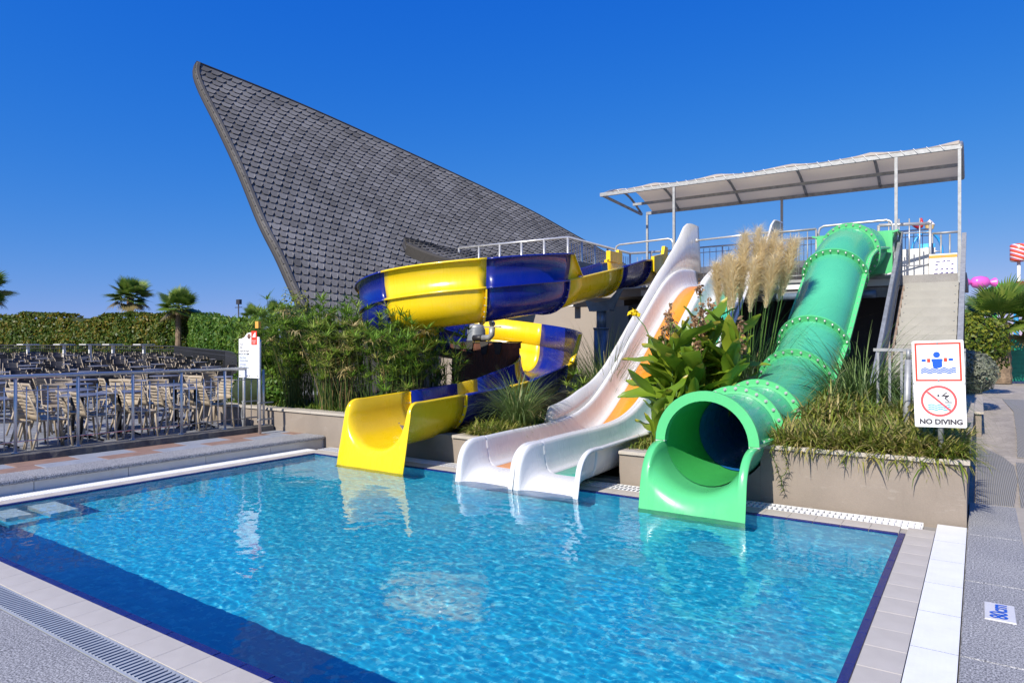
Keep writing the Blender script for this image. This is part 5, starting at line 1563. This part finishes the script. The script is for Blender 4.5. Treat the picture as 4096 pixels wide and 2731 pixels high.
# rules board on the platform
rb = thing('rules_board', 'white slide rules board with orange header and purple pictograms', 'sign', (-0.62, 17.0, PZ))
RX0, RX1, RY = -0.872, -0.375, 17.0
MB().box(RX0, RX1, RY, RY+0.012, PZ-0.10, 3.672).build('panel', MT['signwhite'], rb)
MB().box(RX0, RX1, RY-0.003, RY-0.001, 3.585, 3.645).build('header_band', MT['signorange'], rb)
MB().lathe((-0.625,RY-0.004,3.615), [(0.020,0.0),(0.024,-0.001),(0.028,0.0)], 18, 'y').build('emblem', MT['rust'], rb)
text('lettering', '80cm', 0.030, MT['signpurple'], rb, (-0.525,RY-0.003,3.545), (1,0,0), (0,0,1), 1.0)
for row, z in enumerate((3.50,3.43,3.335,3.255)):
    for c in range(4):
        x = -0.79+0.093*c+(0.04 if row == 0 else 0)
        if (row == 0 and c == 3) or (row == 1 and c in (1,2)): continue
        if (row, c) in ((0,0),(0,2),(3,0)): pts = [(x,z),(x+0.07,z),(x+0.07,z+0.018),(x,z+0.018)]
        else: pts = [(x,z),(x+0.07,z),(x+0.07,z+0.035)]
        MB().prism([(px,RY-0.002,pz) for px,pz in pts], (0,0.001,0)).build('pictogram', MT['signpurple'], rb)
for k in range(3):
    MB().box(-0.74, -0.50, RY-0.002, RY-0.001, 3.19-0.03*k, 3.194-0.03*k).build('print_line', MT['motor'], rb)

# ------------------------------------------------------------------ chairs and tables on the terrace
def shell(rows, slots, mat, name, th=0.012):
    m = MB(); n = len(rows[0]); o = 0
    m.v = [tuple(p) for r_ in rows for p in r_]
    for i in range(len(rows)-1):
        for j in range(n-1):
            if i in slots and 0 < j < n-2: continue
            m.f.append((i*n+j, i*n+j+1, (i+1)*n+j+1, (i+1)*n+j)); m.m.append(0); m.s.append(True); m.t.append(.5)
    return m.mesh(name, mat)
def back_rows():
    zs = [0.44,0.50,0.535,0.543,0.59,0.598,0.645,0.653,0.70,0.708,0.755,0.763,0.80,0.83]
    rows = []
    for z in zs:
        f = (z-0.44)/0.39
        w = 0.215-0.02*f+ (0.0 if f < .95 else -0.02)
        rows.append([Vector((w*q, -0.19-0.13*f-0.035*(1-q*q), z)) for q in (-1,-.9,-.5,0,.5,.9,1)])
    return rows
def seat_rows():
    rows = []
    for y in (-0.20,-0.14,-0.132,-0.07,-0.062,0.0,0.008,0.07,0.078,0.14,0.148,0.21,0.225):
        rows.append([Vector((0.215*q, y, 0.45-0.012*(1-q*q)+(0.012 if y < -0.15 else 0)-(0.015 if y > 0.22 else 0))) for q in (-1,-.9,-.5,0,.5,.9,1)])
    return rows
CH_BACK = shell(back_rows(), (2,4,6,8,10), MT['chair'], 'backrest')
CH_SEAT = shell(seat_rows(), (1,3,5,7,9), MT['chair'], 'seat')
legs = [MB().tube([(sx*0.195, y0, 0.45),(sx*0.205,(y0+y1)/2,0.22),(sx*0.225,y1,0.0)], [0.019,0.017,0.014], 7).mesh('leg', MT['chair']) for sx in (-1,1) for y0,y1 in ((0.19,0.235),(-0.17,-0.29))]
CH_FRAME = [MB().tube([(sx*0.212,0.2,0.44),(sx*0.215,-0.18,0.455),(sx*0.208,-0.235,0.60),(sx*0.195,-0.325,0.825)], 0.013, 6).mesh('side_frame', MT['chair']) for sx in (-1,1)]
def make_chair(x, y, rz, label, group, full):
    z = floor_z(x, y)+0.013
    if full:
        t = thing('terrace_chair', label, 'chair', (x,y,z), group); t.rotation_euler = (0,0,rz)
        for nm, me in [('backrest', CH_BACK), ('seat', CH_SEAT)] + [('leg', l) for l in legs] + [('side_frame', f) for f in CH_FRAME]:
            o = link(nm, me, t, True)
            if nm in ('backrest','seat'): solid(o, 0.012, 0)
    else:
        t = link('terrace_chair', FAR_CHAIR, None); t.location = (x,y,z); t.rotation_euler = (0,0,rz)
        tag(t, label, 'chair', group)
    return t
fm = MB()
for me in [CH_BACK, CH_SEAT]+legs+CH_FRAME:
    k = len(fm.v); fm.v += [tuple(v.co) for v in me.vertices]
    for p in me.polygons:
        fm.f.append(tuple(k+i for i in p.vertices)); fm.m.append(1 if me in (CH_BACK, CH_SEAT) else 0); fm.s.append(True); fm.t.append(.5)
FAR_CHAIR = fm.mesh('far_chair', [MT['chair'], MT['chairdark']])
TB_TOP = MB().lathe((0,0,0.735), [(0.001,0.0),(0.34,0.0),(0.35,0.008),(0.35,0.022),(0.34,0.028),(0.001,0.028)], 20).mesh('table_top', MT['tabletop'])
TB_COL = MB().tube([(0,0,0.03),(0,0,0.735)], 0.035, 8).mesh('column', MT['iron'])
TB_FOOT = MB().tube([(0.03,0,0.10),(0.18,0,0.07),(0.34,0,0.012)], [0.03,0.022,0.014], 6).mesh('foot', MT['iron'])
ftb = MB()
for me, rz in [(TB_TOP,0),(TB_COL,0)]+[(TB_FOOT, R(45+90*k)) for k in range(4)]:
    k = len(ftb.v); mm = Matrix.Rotation(rz,4,'Z'); ftb.v += [tuple(mm @ v.co) for v in me.vertices]
    for p in me.polygons:
        ftb.f.append(tuple(k+i for i in p.vertices)); ftb.m.append(0 if me is TB_TOP else 1); ftb.s.append(False); ftb.t.append(.5)
FAR_TABLE = ftb.mesh('far_table', [MT['tabletop'], MT['iron']])
def make_table(x, y, label, group, full):
    z = floor_z(x, y)+0.013
    if full:
        t = thing('terrace_table', label, 'table', (x,y,z), group)
        link('table_top', TB_TOP, t, True); link('column', TB_COL, t, True)
        for k in range(4):
            o = link('foot', TB_FOOT, t, True); o.rotation_euler = (0,0,R(45+90*k))
    else:
        t = link('terrace_table', FAR_TABLE, None); t.location = (x,y,z); tag(t, label, 'table', group)
    return t
fwd = Vector((-math.sin(R(34.3)), math.cos(R(34.3)), 0)); rgt = Vector((math.cos(R(34.3)), math.sin(R(34.3)), 0))
def px_of(x, y, z=0.6):
    d = x*fwd.x + y*fwd.y
    return (512+684.7*(x*rgt.x+y*rgt.y)/d, 342.3-684.7*(z-1.8)/d, d)
r = random.Random(303)
front = [(-11.95,3.55),(-11.75,4.15),(-11.60,4.62),(-12.05,4.62),(-11.65,5.30),(-12.30,5.35),(-11.75,6.05),(-12.2,6.1),(-11.65,6.75),(-12.25,6.85),(-11.75,7.45),(-12.3,7.5)]
seats = []
order = sorted(front, key=lambda p: px_of(*p)[0])
ordn = ['leftmost','second','third','fourth','fifth','sixth','seventh','eighth','ninth','tenth','eleventh','last']
for (x, y) in front:
    k = order.index((x,y))
    lab = 'tan slatted chair right behind the railing, ' + (ordn[k] if k in (0,) else (ordn[k]+' from the left end' if k < 11 else 'last before the planter'))
    make_chair(x, y, r.gauss(-0.25,0.12), lab, 'tan chairs in the front rows behind the railing', True)
for k, (x, y) in enumerate([(-11.75,4.95+0.15),(-11.95,5.80),(-11.9,7.15),(-12.0,4.0)]):
    make_table(x-0.25, y+0.12, 'round grey table among the front chairs, ' + ['second','third','fourth','nearest'][k] + ' along the railing', 'tables in the front rows', True)
nch = 0; ntb = 0
row = 0; x = -13.5
while x > -46 and nch < 255:
    sp_y = 1.75
    y = 0.5 + (row % 2)*0.6
    rowc, rowt = [], []
    while y < 22:
        X = x+r.gauss(0,.12); Y = y+r.gauss(0,.12)
        px, py, d = px_of(X, Y)
        if -12 < px < 232 and d < 39:
            near = row < 2
            rowt.append(make_table(X, Y, 'round grey table in the second and third rows of seating' if near else 'small table in the far rows of the seating terrace', 'tables in the middle rows' if near else 'tables in the far rows', near)); ntb += 1
            if near: ofs = [(-.28,-.62,0),(.28,-.62,0),(-.70,.12,-1.57),(.30,.62,3.3)]
            else: ofs = [(-.66,-.28,-1.57),(-.66,.28,-1.57),(.1,-.66,0.0),(.62,.1,1.6)]
            for (ox, oy, a) in ofs:
                if r.random() < 0.12: continue
                if nch >= 255: break
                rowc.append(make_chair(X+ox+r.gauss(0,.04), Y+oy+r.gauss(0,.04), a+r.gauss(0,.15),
                           'tan slatted chair in the second or third row of tables' if near else 'tan chair with shade-darkened seat and back far back on the seating terrace',
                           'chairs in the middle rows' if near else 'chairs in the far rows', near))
                nch += 1
        y += sp_y
    x -= 1.75 if row < 6 else 2.3
    ORD = ['first','second','third','fourth','fifth','sixth','seventh','eighth','ninth','tenth','eleventh','twelfth','thirteenth','fourteenth','fifteenth','sixteenth','seventeenth','eighteenth','nineteenth','twentieth']
    od = lambda k: ORD[k] if k < 20 else str(k+1)+'th'
    for lst, nm in ((rowc, ('tan slatted chair' if row < 2 else 'tan chair with shade-darkened seat and back')), (rowt, ('round grey table' if row < 2 else 'small dark table'))):
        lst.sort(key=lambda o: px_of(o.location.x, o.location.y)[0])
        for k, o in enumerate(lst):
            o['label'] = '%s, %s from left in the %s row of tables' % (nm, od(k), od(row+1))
    row += 1
# white high tables at the back of the terrace
for k, (x, y) in enumerate([(-41.3,15.4),(-40.4,16.75),(-39.2,17.5),(-38.2,18.2),(-36.0,18.7)]):
    t = thing('bar_table', 'white tall bar table at the back fence, '+['leftmost','second from left','middle one','second from right','rightmost'][k], 'bar table', (x,y,floor_z(x,y)), 'white bar tables along the back fence')
    z = floor_z(x, y)
    MB().box(x-0.38,x+0.38,y-0.38,y+0.38,1.69,1.73).build('table_top', MT['paint_white'], t)
    MB().box(x-0.06,x+0.06,y-0.06,y+0.06,z,1.69).build('column', MT['paint_white'], t)
# iron fence at the back of the terrace
fn = thing('iron_fence', 'dark iron fence between the far chairs and the hedge', 'fence', (-32,18,0.5))
fpts = [(-52,15.8),(-43,18.6),(-36.5,20.6),(-31.0,18.4),(-24.5,15.9),(-21.3,14.3)]
for a, b in zip(fpts[:-1], fpts[1:]):
    za, zb = floor_z(*a), floor_z(*b)
    for h, w in ((1.15,.05),(0.98,.03),(0.15,.03)):
        MB().beam((*a,za+h),(*b,zb+h), w, w).build('rail', MT['darkmetal'], fn)
    L = math.dist(a,b); n = int(L/0.14); m = MB()
    for k in range(n):
        f = k/n; x = a[0]+(b[0]-a[0])*f; y = a[1]+(b[1]-a[1])*f; z = za+(zb-za)*f
        m.box(x-.012,x+.012,y-.012,y+.012,z+.05,z+1.14)
    tag(m.build('bars', MT['darkmetal'], fn), kind='stuff')
def hedge(name, label, pts, zf, n, size, mat, seed, thick=1.2, tone=(0.5,0.2), z0=0.3):
    t = thing(name, label, 'hedge', (pts[0][0], pts[0][1], z0))
    segs = list(zip(pts[:-1], pts[1:])); Ls = [math.dist(a,b) for a,b in segs]; tot = sum(Ls)
    core = MB()
    for (a,b) in segs:
        A = Vector((a[0],a[1],0)); Bv = Vector((b[0],b[1],0)); d = (Bv-A).normalized(); nn = Vector((-d.y,d.x,0))
        if nn.dot(-A) < 0: nn = -nn
        q = []
        for p, zt in ((A,zf(A.x)),(Bv,zf(Bv.x))):
            q += [p+nn*(thick/2-.25)+Vector((0,0,z0-.3)), p+nn*(thick/2-.25)+Vector((0,0,zt-.25)), p-nn*(thick/2)+Vector((0,0,zt-.25)), p-nn*(thick/2)+Vector((0,0,z0-.3))]
        core.add(q, [(0,4,5,1),(1,5,6,2),(2,6,7,3),(3,7,4,0),(0,1,2,3),(7,6,5,4)])
    core.build('inner_twigs', MT['hedgecore'], t)
    def g(rr):
        s = rr.random()*tot
        for (a,b), L in zip(segs, Ls):
            if s <= L: break
            s -= L
        f = min(1, s/L); x = a[0]+(b[0]-a[0])*f; y = a[1]+(b[1]-a[1])*f
        d = Vector((b[0]-a[0], b[1]-a[1], 0)).normalized(); nn = Vector((-d.y,d.x,0))
        if nn.dot(Vector((-x,-y,0))) < 0: nn = -nn
        zt = zf(x); lump = noise.noise(Vector((x*.6,y*.6,seed)))*.32 + noise.noise(Vector((x*1.9,y*1.9,seed)))*.12
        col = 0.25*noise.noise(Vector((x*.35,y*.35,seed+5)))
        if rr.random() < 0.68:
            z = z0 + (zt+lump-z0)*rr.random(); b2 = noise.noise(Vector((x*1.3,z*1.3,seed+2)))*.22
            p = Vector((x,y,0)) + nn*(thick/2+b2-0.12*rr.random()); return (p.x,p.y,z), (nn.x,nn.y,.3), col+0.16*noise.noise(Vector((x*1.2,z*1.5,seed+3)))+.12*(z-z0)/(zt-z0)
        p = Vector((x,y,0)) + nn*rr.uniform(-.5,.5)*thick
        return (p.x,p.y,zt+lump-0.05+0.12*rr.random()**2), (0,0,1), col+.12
    m = MB(); leafcloud(m, g, n, size, seed, tone); m.build('leaves', mat, t)
    return t
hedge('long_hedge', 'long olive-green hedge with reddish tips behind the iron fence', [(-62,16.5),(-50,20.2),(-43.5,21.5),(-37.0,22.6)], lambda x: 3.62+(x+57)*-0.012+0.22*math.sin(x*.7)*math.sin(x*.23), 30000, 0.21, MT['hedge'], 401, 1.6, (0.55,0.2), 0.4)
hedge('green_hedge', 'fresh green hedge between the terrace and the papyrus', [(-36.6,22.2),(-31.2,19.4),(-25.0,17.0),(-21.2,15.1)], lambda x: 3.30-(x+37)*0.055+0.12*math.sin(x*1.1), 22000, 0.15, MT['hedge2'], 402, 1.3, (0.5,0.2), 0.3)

# fan palms
def fan_mesh(seed, R0=1.0, nseg=34, spread=2.2, droop=0.9):
    r = random.Random(seed); m = MB()
    m.tube([(0,0,0),(R0*0.45,0,R0*0.06),(R0*0.8,0,0.0)], [0.03*R0,0.022*R0,0.016*R0], 4, tone=.7)
    o = Vector((R0*0.8,0,0))
    for k in range(nseg):
        a = (k/(nseg-1)-.5)*2*spread
        L = R0*(0.95-0.25*abs(a)/spread)*r.uniform(.9,1.08)
        d = Vector((math.cos(a), math.sin(a), 0.16)).normalized(); s = Vector((-math.sin(a), math.cos(a), 0))
        w = R0*0.052; q = []
        p = o.copy(); el = 0.15
        for i in range(5):
            f = i/4; ww = w*(0.35+1.3*f if f < .5 else 1.0-(f-.5)*1.8)
            q += [p-s*ww, p+s*ww]
            p = p + Vector((math.cos(a)*math.cos(el), math.sin(a)*math.cos(el), math.sin(el)))*L/4
            el -= droop*(f**1.5)*r.uniform(.4,1.0)
        m.add(q, [(2*i,2*i+1,2*i+3,2*i+2) for i in range(4)], 0, False, min(1,max(0,r.gauss(.5,.15))))
    return m
FAN = [fan_mesh(500+k).mesh('frond', MT['frond']) for k in range(4)]
FAN_DRY = [fan_mesh(520+k, 1.0, 20, 1.8, 1.6).mesh('frond', MT['frond_dry']) for k in range(2)]
def palm(label, x, y, z0, zc, size, n, seed, dry=4, tr=0.22):
    r = random.Random(seed); t = thing('fan_palm', label, 'palm tree', (x,y,z0))
    pts = [(x,y,z0+(zc-z0)*k/12) for k in range(13)]
    m = MB(); rows = []
    for k, p in enumerate(pts):
        rr = tr*(1.15-0.25*k/12)*(1+0.12*(k%2)); rows.append([(p[0]+rr*math.cos(a*.628), p[1]+rr*math.sin(a*.628), p[2]) for a in range(10)])
    m.grid(rows, 0, False, True); m.build('trunk', MT['trunk'], t)
    for k in range(n+dry):
        d = k >= n
        o = link('frond', (FAN_DRY if d else FAN)[r.randrange(2 if d else 4)], t, True)
        o.location = Vector((x,y,zc+r.uniform(-.1,.15)*size)) - wloc(t)
        el = r.uniform(-0.9,-0.5) if d else -0.45+1.75*((k+0.5)/n)**1.1
        o.rotation_euler = (r.gauss(0,.25), -el, 2.4*k+r.gauss(0,.2))
        s = size*r.uniform(.85,1.1); o.scale = (s,s,s)
    return t
palm('broad fan palm rising above the middle of the long hedge', -47.2, 23.6, 0.3, 4.85, 0.98, 26, 601)
palm('shorter fan palm with visible trunk at the gap between the hedges', -37.3, 21.3, 0.3, 3.75, 0.78, 24, 602, 7, 0.15)
palm('fan palm cut off by the left edge of the picture', -43.0, 13.8, 0.3, 4.45, 1.0, 24, 603)
palm('small distant palm crown above the green hedge', -47.0, 33.0, 0.0, 3.7, 0.8, 18, 604)
palm('second small distant palm crown nearest the floodlight mast', -45.0, 33.5, 0.0, 3.8, 0.8, 18, 606)
palm('large fan palm beyond the green fence beside the stairs', 0.85, 37.3, 0.0, 2.70, 1.25, 26, 605, 2, 0.3)
fl_ = thing('floodlight_mast', 'slim dark floodlight mast rising behind the green hedge', 'mast', (-44.6,30,0))
MB().tube([(-44.6,30.0,0),(-44.6,30.0,4.75)], 0.05, 6).build('mast', MT['darkmetal'], fl_)
MB().box(-44.75,-44.35,29.9,30.1,4.6,4.95).build('lamp_head', MT['darkmetal'], fl_)
MB().box(-45.0,-44.2,29.97,30.03,4.35,4.40).build('cross_arm', MT['darkmetal'], fl_)

# ------------------------------------------------------------------ right hand side: path, planter, shrubs, fence, playground
m = MB()
def sheet(name, pts, z, mat):
    m = MB(); m.add([(x,y,z) for x,y in pts], [tuple(range(len(pts)))]); return tag(m.build(name, mat), kind='structure')
sheet('paved_path', [(-0.10,9.33),(1.7,9.33),(4.5,38.5),(0.3,38.0),(-0.3,21),(-0.10,16)], -0.030, M('worn_paving', (0.40,0.35,0.29), 0.85, 0.2, 2.5, fine=0.25, fscale=20, dirt=0.5, stretch=(1,0.35,1)))
def matmat():
    m, nt, p, out = nmat('ribbed_rubber_mat')
    tc = nt.nodes.new('ShaderNodeTexCoord'); wv = nt.nodes.new('ShaderNodeTexWave'); wv.inputs['Scale'].default_value = 16; wv.bands_direction = 'X'
    nt.links.new(tc.outputs['Object'], wv.inputs['Vector'])
    c = ramp(nt, wv.outputs['Fac'], [(0.2,(0.16,0.155,0.145)),(0.7,(0.32,0.305,0.28))]).outputs[0]
    nt.links.new(c, p.inputs['Base Color']); p.inputs['Roughness'].default_value = 0.9
    bumpit(nt, p, wv.outputs['Fac'], 0.6, 0.01)
    return m
MT['mat'] = matmat()
def rug(label, pts, z):
    m = MB(); m.prism([(x,y,z-.012) for x,y in pts], (0,0,0.012)); return tag(m.build('rubber_mat', MT['mat']), label, 'mat')
rug('ribbed grey rubber mat beside the end of the tall planter wall', [(-0.03,9.36),(0.32,9.40),(0.42,11.2),(0.43,12.5),(0.32,13.4),(0.12,14.2),(-0.03,14.4)], -0.014)
rug('ribbed rubber mat crossing the right edge of the picture', [(0.37,9.0),(1.3,9.0),(1.5,12.6),(0.46,12.9),(0.42,11)], -0.012)
rug('grey rubber mat leading towards the green fence', [(0.50,13.5),(1.7,13.5),(3.0,27),(0.62,27.2),(0.75,22.5),(0.62,17)], -0.013)
bp = thing('shrub_planter', 'low grey-topped planter box under the grey-green shrub', 'planter', (-0.1,19,0))
MB().box(-0.26,0.04,16.2,22.8,-0.04,0.41).build('wall', MT['wall'], bp)
for k in range(4):
    MB().bbox(-0.29,0.075,16.15+k*1.68,16.15+(k+1)*1.68-.006,0.411,0.455,0.005).build('cap_stone', MT['cap'], bp)
shrub('grey_shrub', 'clipped grey-green shrub overhanging the path beside the stairs', 'shrub', (-0.35,22.6,1.0), 0.82, 1.6, 0.62, 6500, 0.085, MT['greyshrub'], 701, (0.5,0.18), 0.06)
shrub('yellow_bush', 'bright yellow-green bush between the grey shrub and the palm', 'shrub', (-0.25,29.5,1.75), 1.1, 1.1, 1.15, 6000, 0.13, MT['bush'], 702, (0.55,0.22), 0.14)
gf = thing('green_fence', 'green mesh fence with green sheeting at the end of the path', 'fence', (2,38.6,0))
fa, fb = Vector((0.2,37.6,0)), Vector((7.0,42.0,0))
dfe = (fb-fa).normalized()
m = MB()
for k in range(3):
    a = fa.lerp(fb,k/3); b = fa.lerp(fb,(k+1)/3)
    rows = [[a.lerp(b,i/20)+Vector((0,0,0.08+1.94*j/8))+Vector((0.02*noise.noise(Vector((i*.6+k*9,j*.7,1))), 0.03*noise.noise(Vector((i*.5+k*9,j*.8,5))),0)) for j in range(9)] for i in range(21)]
    MB().grid(rows,0,True).build('sheeting', MT['fencegreen'], gf)
    off = Vector((0.02,-0.045,0))
    w = MB()
    for i in range(0, 54):
        p = a.lerp(b,i/54)+off; w.box(p.x-.004,p.x+.004,p.y-.004,p.y+.004,0.05,2.05)
    for j in range(11):
        w.beam(a+off+Vector((0,0,0.06+0.198*j)), b+off+Vector((0,0,0.06+0.198*j)), 0.008, 0.008)
    tag(w.build('wires', MT['fencebar'], gf), kind='stuff')
    MB().beam(a+Vector((0,-.05,2.08)), b+Vector((0,-.05,2.08)), 0.08, 0.10).build('top_rail', MT['fencebar'], gf)
    MB().tube([a+Vector((0,0,0)), a+Vector((0,0,2.1))], 0.03, 8).build('post', MT['fencebar'], gf)
sheet('fence_kerb', [(0.2,37.2),(7.0,41.6),(7.0,41.95),(0.2,37.55)], 0.02, MT['concrete'])
# playground beyond the fence
pk = thing('play_house', 'playground house with maroon and green roof beyond the fence', 'play house', (2.2,53,0))
MB().prism([(1.6,52.5,4.0),(4.5,53.5,4.0),(4.5,53.5,5.6),(1.9,52.6,5.6)], (0,1.5,0)).build('maroon_roof', MT['roofred'], pk)
MB().prism([(0.2,51.8,5.0),(1.7,52.3,5.0),(1.9,52.4,5.45),(0.9,52.0,5.5)], (0,1.5,0)).build('green_roof', MT['roofgreen'], pk)
for x, y, mt in ((1.9,52.7,'toyblue'),(3.2,53.2,'toyblue'),(0.8,52.2,'roofgreen')):
    MB().tube([(x,y,0),(x,y,4.1)], 0.14, 10).build('post', MT[mt], pk)
MB().box(0.8,5,51.0,51.6,0,1.7).build('play_wall', MT['toyblue'], pk)
MB().box(0.8,5,50.9,50.98,1.2,1.55).build('wall_band', MT['pink'], pk)
cy = thing('candy_ornament', 'big pink wrapped sweet ornament above the palm', 'ornament', (0.05,50.8,5.0))
cdir = Vector((0.826,0.5635,0)).normalized(); c0 = Vector((0.05,50.9,5.5))
def along(c, d, prof, n=14):
    d = d.normalized(); x = d.cross(Vector((0,0,1))).normalized(); y = x.cross(d)
    return [[c + d*h + (x*math.cos(2*math.pi*k/n)+y*math.sin(2*math.pi*k/n))*rr for k in range(n)] for rr,h in prof]
MB().grid(along(c0,cdir,[(0.02,-.52),(.2,-.5),(.34,-.35),(.40,0),(.34,.35),(.2,.5),(.02,.52)]),0,True,True).build('sweet_body', MT['pink'], cy)
for s in (-1,1):
    MB().grid(along(c0,cdir,[(.06,.48*s),(.12,.6*s),(.28,.85*s),(.30,.9*s),(.02,.86*s)],12),0,False,True).build('wrapper_end', MT['pink'], cy)
MB().tube([(0.05,50.9,4.0),(0.05,50.9,5.2)], 0.06, 8).build('stand', MT['paint_white'], cy)
lo_ = thing('lollipop_ornament', 'red and white striped lollipop ornament on a white pole', 'ornament', (2.11,54.7,4.5))
def stripes():
    m, nt, p, out = nmat('lollipop_stripes')
    tc = nt.nodes.new('ShaderNodeTexCoord'); sx = nt.nodes.new('ShaderNodeSeparateXYZ'); nt.links.new(tc.outputs['Object'], sx.inputs[0])
    mu = nt.nodes.new('ShaderNodeMath'); mu.operation = 'MULTIPLY_ADD'; mu.inputs[1].default_value = 0.45
    nt.links.new(sx.outputs[0], mu.inputs[0]); nt.links.new(sx.outputs[2], mu.inputs[2])
    m2 = nt.nodes.new('ShaderNodeMath'); m2.operation = 'MULTIPLY'; m2.inputs[1].default_value = 3.6; nt.links.new(mu.outputs[0], m2.inputs[0])
    fr = nt.nodes.new('ShaderNodeMath'); fr.operation = 'FRACT'; nt.links.new(m2.outputs[0], fr.inputs[0])
    rp = ramp(nt, fr.outputs[0], [(0.0,(0.75,0.72,0.68)),(0.3,(0.62,0.02,0.03)),(0.55,(0.70,0.16,0.02)),(0.78,(0.55,0.05,0.25))]); rp.color_ramp.interpolation = 'CONSTANT'
    nt.links.new(rp.outputs[0], p.inputs['Base Color']); p.inputs['Roughness'].default_value = 0.35
    return m
MB().lathe((2.11,54.7,7.0), [(0.02,0),(.42,0.02),(.48,.1),(.48,1.05),(.42,1.13),(.02,1.15)], 18).build('lollipop_head', stripes(), lo_)
MB().tube([(2.11,54.7,4.5),(2.11,54.7,7.02)], 0.10, 10).build('pole', MT['paint_white'], lo_)
# splash pad figures behind the platform
sa = thing('splash_arch', 'sky-blue pipe arch carrying a painted fish bucket', 'play arch', (-1.5,28,0))
ac = Vector((-1.505,28.02,4.95)); ad = Vector((0.826,0.5635,0))
pts = [ac-ad*0.53+Vector((0,0,-4.95)), ac-ad*0.53] + [ac-ad*0.53*math.cos(R(a))+Vector((0,0,0.72*math.sin(R(a)))) for a in range(15,180,15)] + [ac+ad*0.53, ac+ad*0.53+Vector((0,0,-4.95))]
MB().tube(pts, 0.045, 10).build('arch_pipe', MT['toyblue'], sa)
for s in (-1,1):
    MB().tube([ac+ad*0.53*s+Vector((0,0,.05)), ac+ad*0.25*s+Vector((0,0,.05))], 0.022, 6).build('axle', MT['steel'], sa)
def bucketmat():
    m, nt, p, out = nmat('painted_bucket')
    n = noise_node(nt, 3.0, 3); c = ramp(nt, n.outputs['Fac'], [(0.3,(0.02,0.25,0.60)),(0.6,(0.10,0.50,0.78)),(0.8,(0.5,0.78,0.85))]).outputs[0]
    nt.links.new(c, p.inputs['Base Color']); p.inputs['Roughness'].default_value = .35; return m
bk = MB().lathe((-1.52,28.0,4.72), [(0.02,0),(.22,0.0),(.27,.52),(.25,.52),(.2,.05)], 18).build('bucket', bucketmat(), sa)
fx = MB(); fo = Vector((-1.50,27.74,4.95))
fp = [(-.13,0),(-.08,.03),(-.02,.09),(.04,.07),(.12,0),(.04,-.07),(-.02,-.08),(-.08,-.03)]
fx.prism([fo+ad*q+Vector((0,0,h)) for q,h in fp], (0,0.012,0)); fx.build('fish_picture', MT['cream'], bk)
for q in (-.03,.04):
    MB().prism([fo+Vector((0,-.004,0))+ad*(q+a_)+Vector((0,0,h)) for a_,h in ((-.014,-.065),(.014,-.065),(.014,.065),(-.014,.065))], (0,0.003,0)).build('fish_stripe', MT['black'], bk)
bi = thing('bird_ornament', 'pink and red bird ornament on a thin rod', 'ornament', (-1.75,27.9,5.2))
bo = Vector((-1.78,27.85,5.92)); pth = [(-.26,.02),(-.2,.03),(-.1,-.02),(0,-.06),(.1,-.03),(.15,.05),(.14,.14),(.12,.2),(.13,.25)]
MB().tube([bo+ad*a_+Vector((0,0,h)) for a_,h in pth], [.025,.04,.06,.085,.095,.075,.045,.045,.02], 10).build('body', MT['red'], bi)
MB().tube([bo+ad*a_+Vector((0,-.07,h)) for a_,h in ((-.12,0),(0,-.01),(.08,.03))], [.02,.05,.03], 8).build('wing', MT['pink'], bi)
MB().tube([bo+ad*.13+Vector((0,0,.22)), bo+ad*.20+Vector((0,0,.205))], [.018,.004], 6).build('beak', MT['pink'], bi)
MB().tube([bo+Vector((0,0,-.6)), bo+Vector((0,0,-.08))], .014, 6).build('rod', MT['toyblue'], bi)
cp = thing('cupcake_ornament', 'cupcake ornament with cream swirl on a thin rod', 'ornament', (-1.43,28.07,5.2))
cb = (-1.43,28.07,5.86)
MB().lathe(cb, [(.02,-.09),(.115,-.09),(.155,.06),(.02,.06)], 16, smooth=False).build('cup', MT['cream'], cp)
MB().lathe(cb, [(.165,.055),(.15,.09),(.13,.10),(.12,.14),(.09,.15),(.08,.19),(.045,.2),(.005,.26)], 14).build('cream_swirl', M('cream_swirl',(0.8,0.68,0.70),.5,.05), cp)
MB().tube([(cb[0],cb[1],5.25),(cb[0],cb[1],5.78)], .012, 6).build('rod', MT['toyblue'], cp)
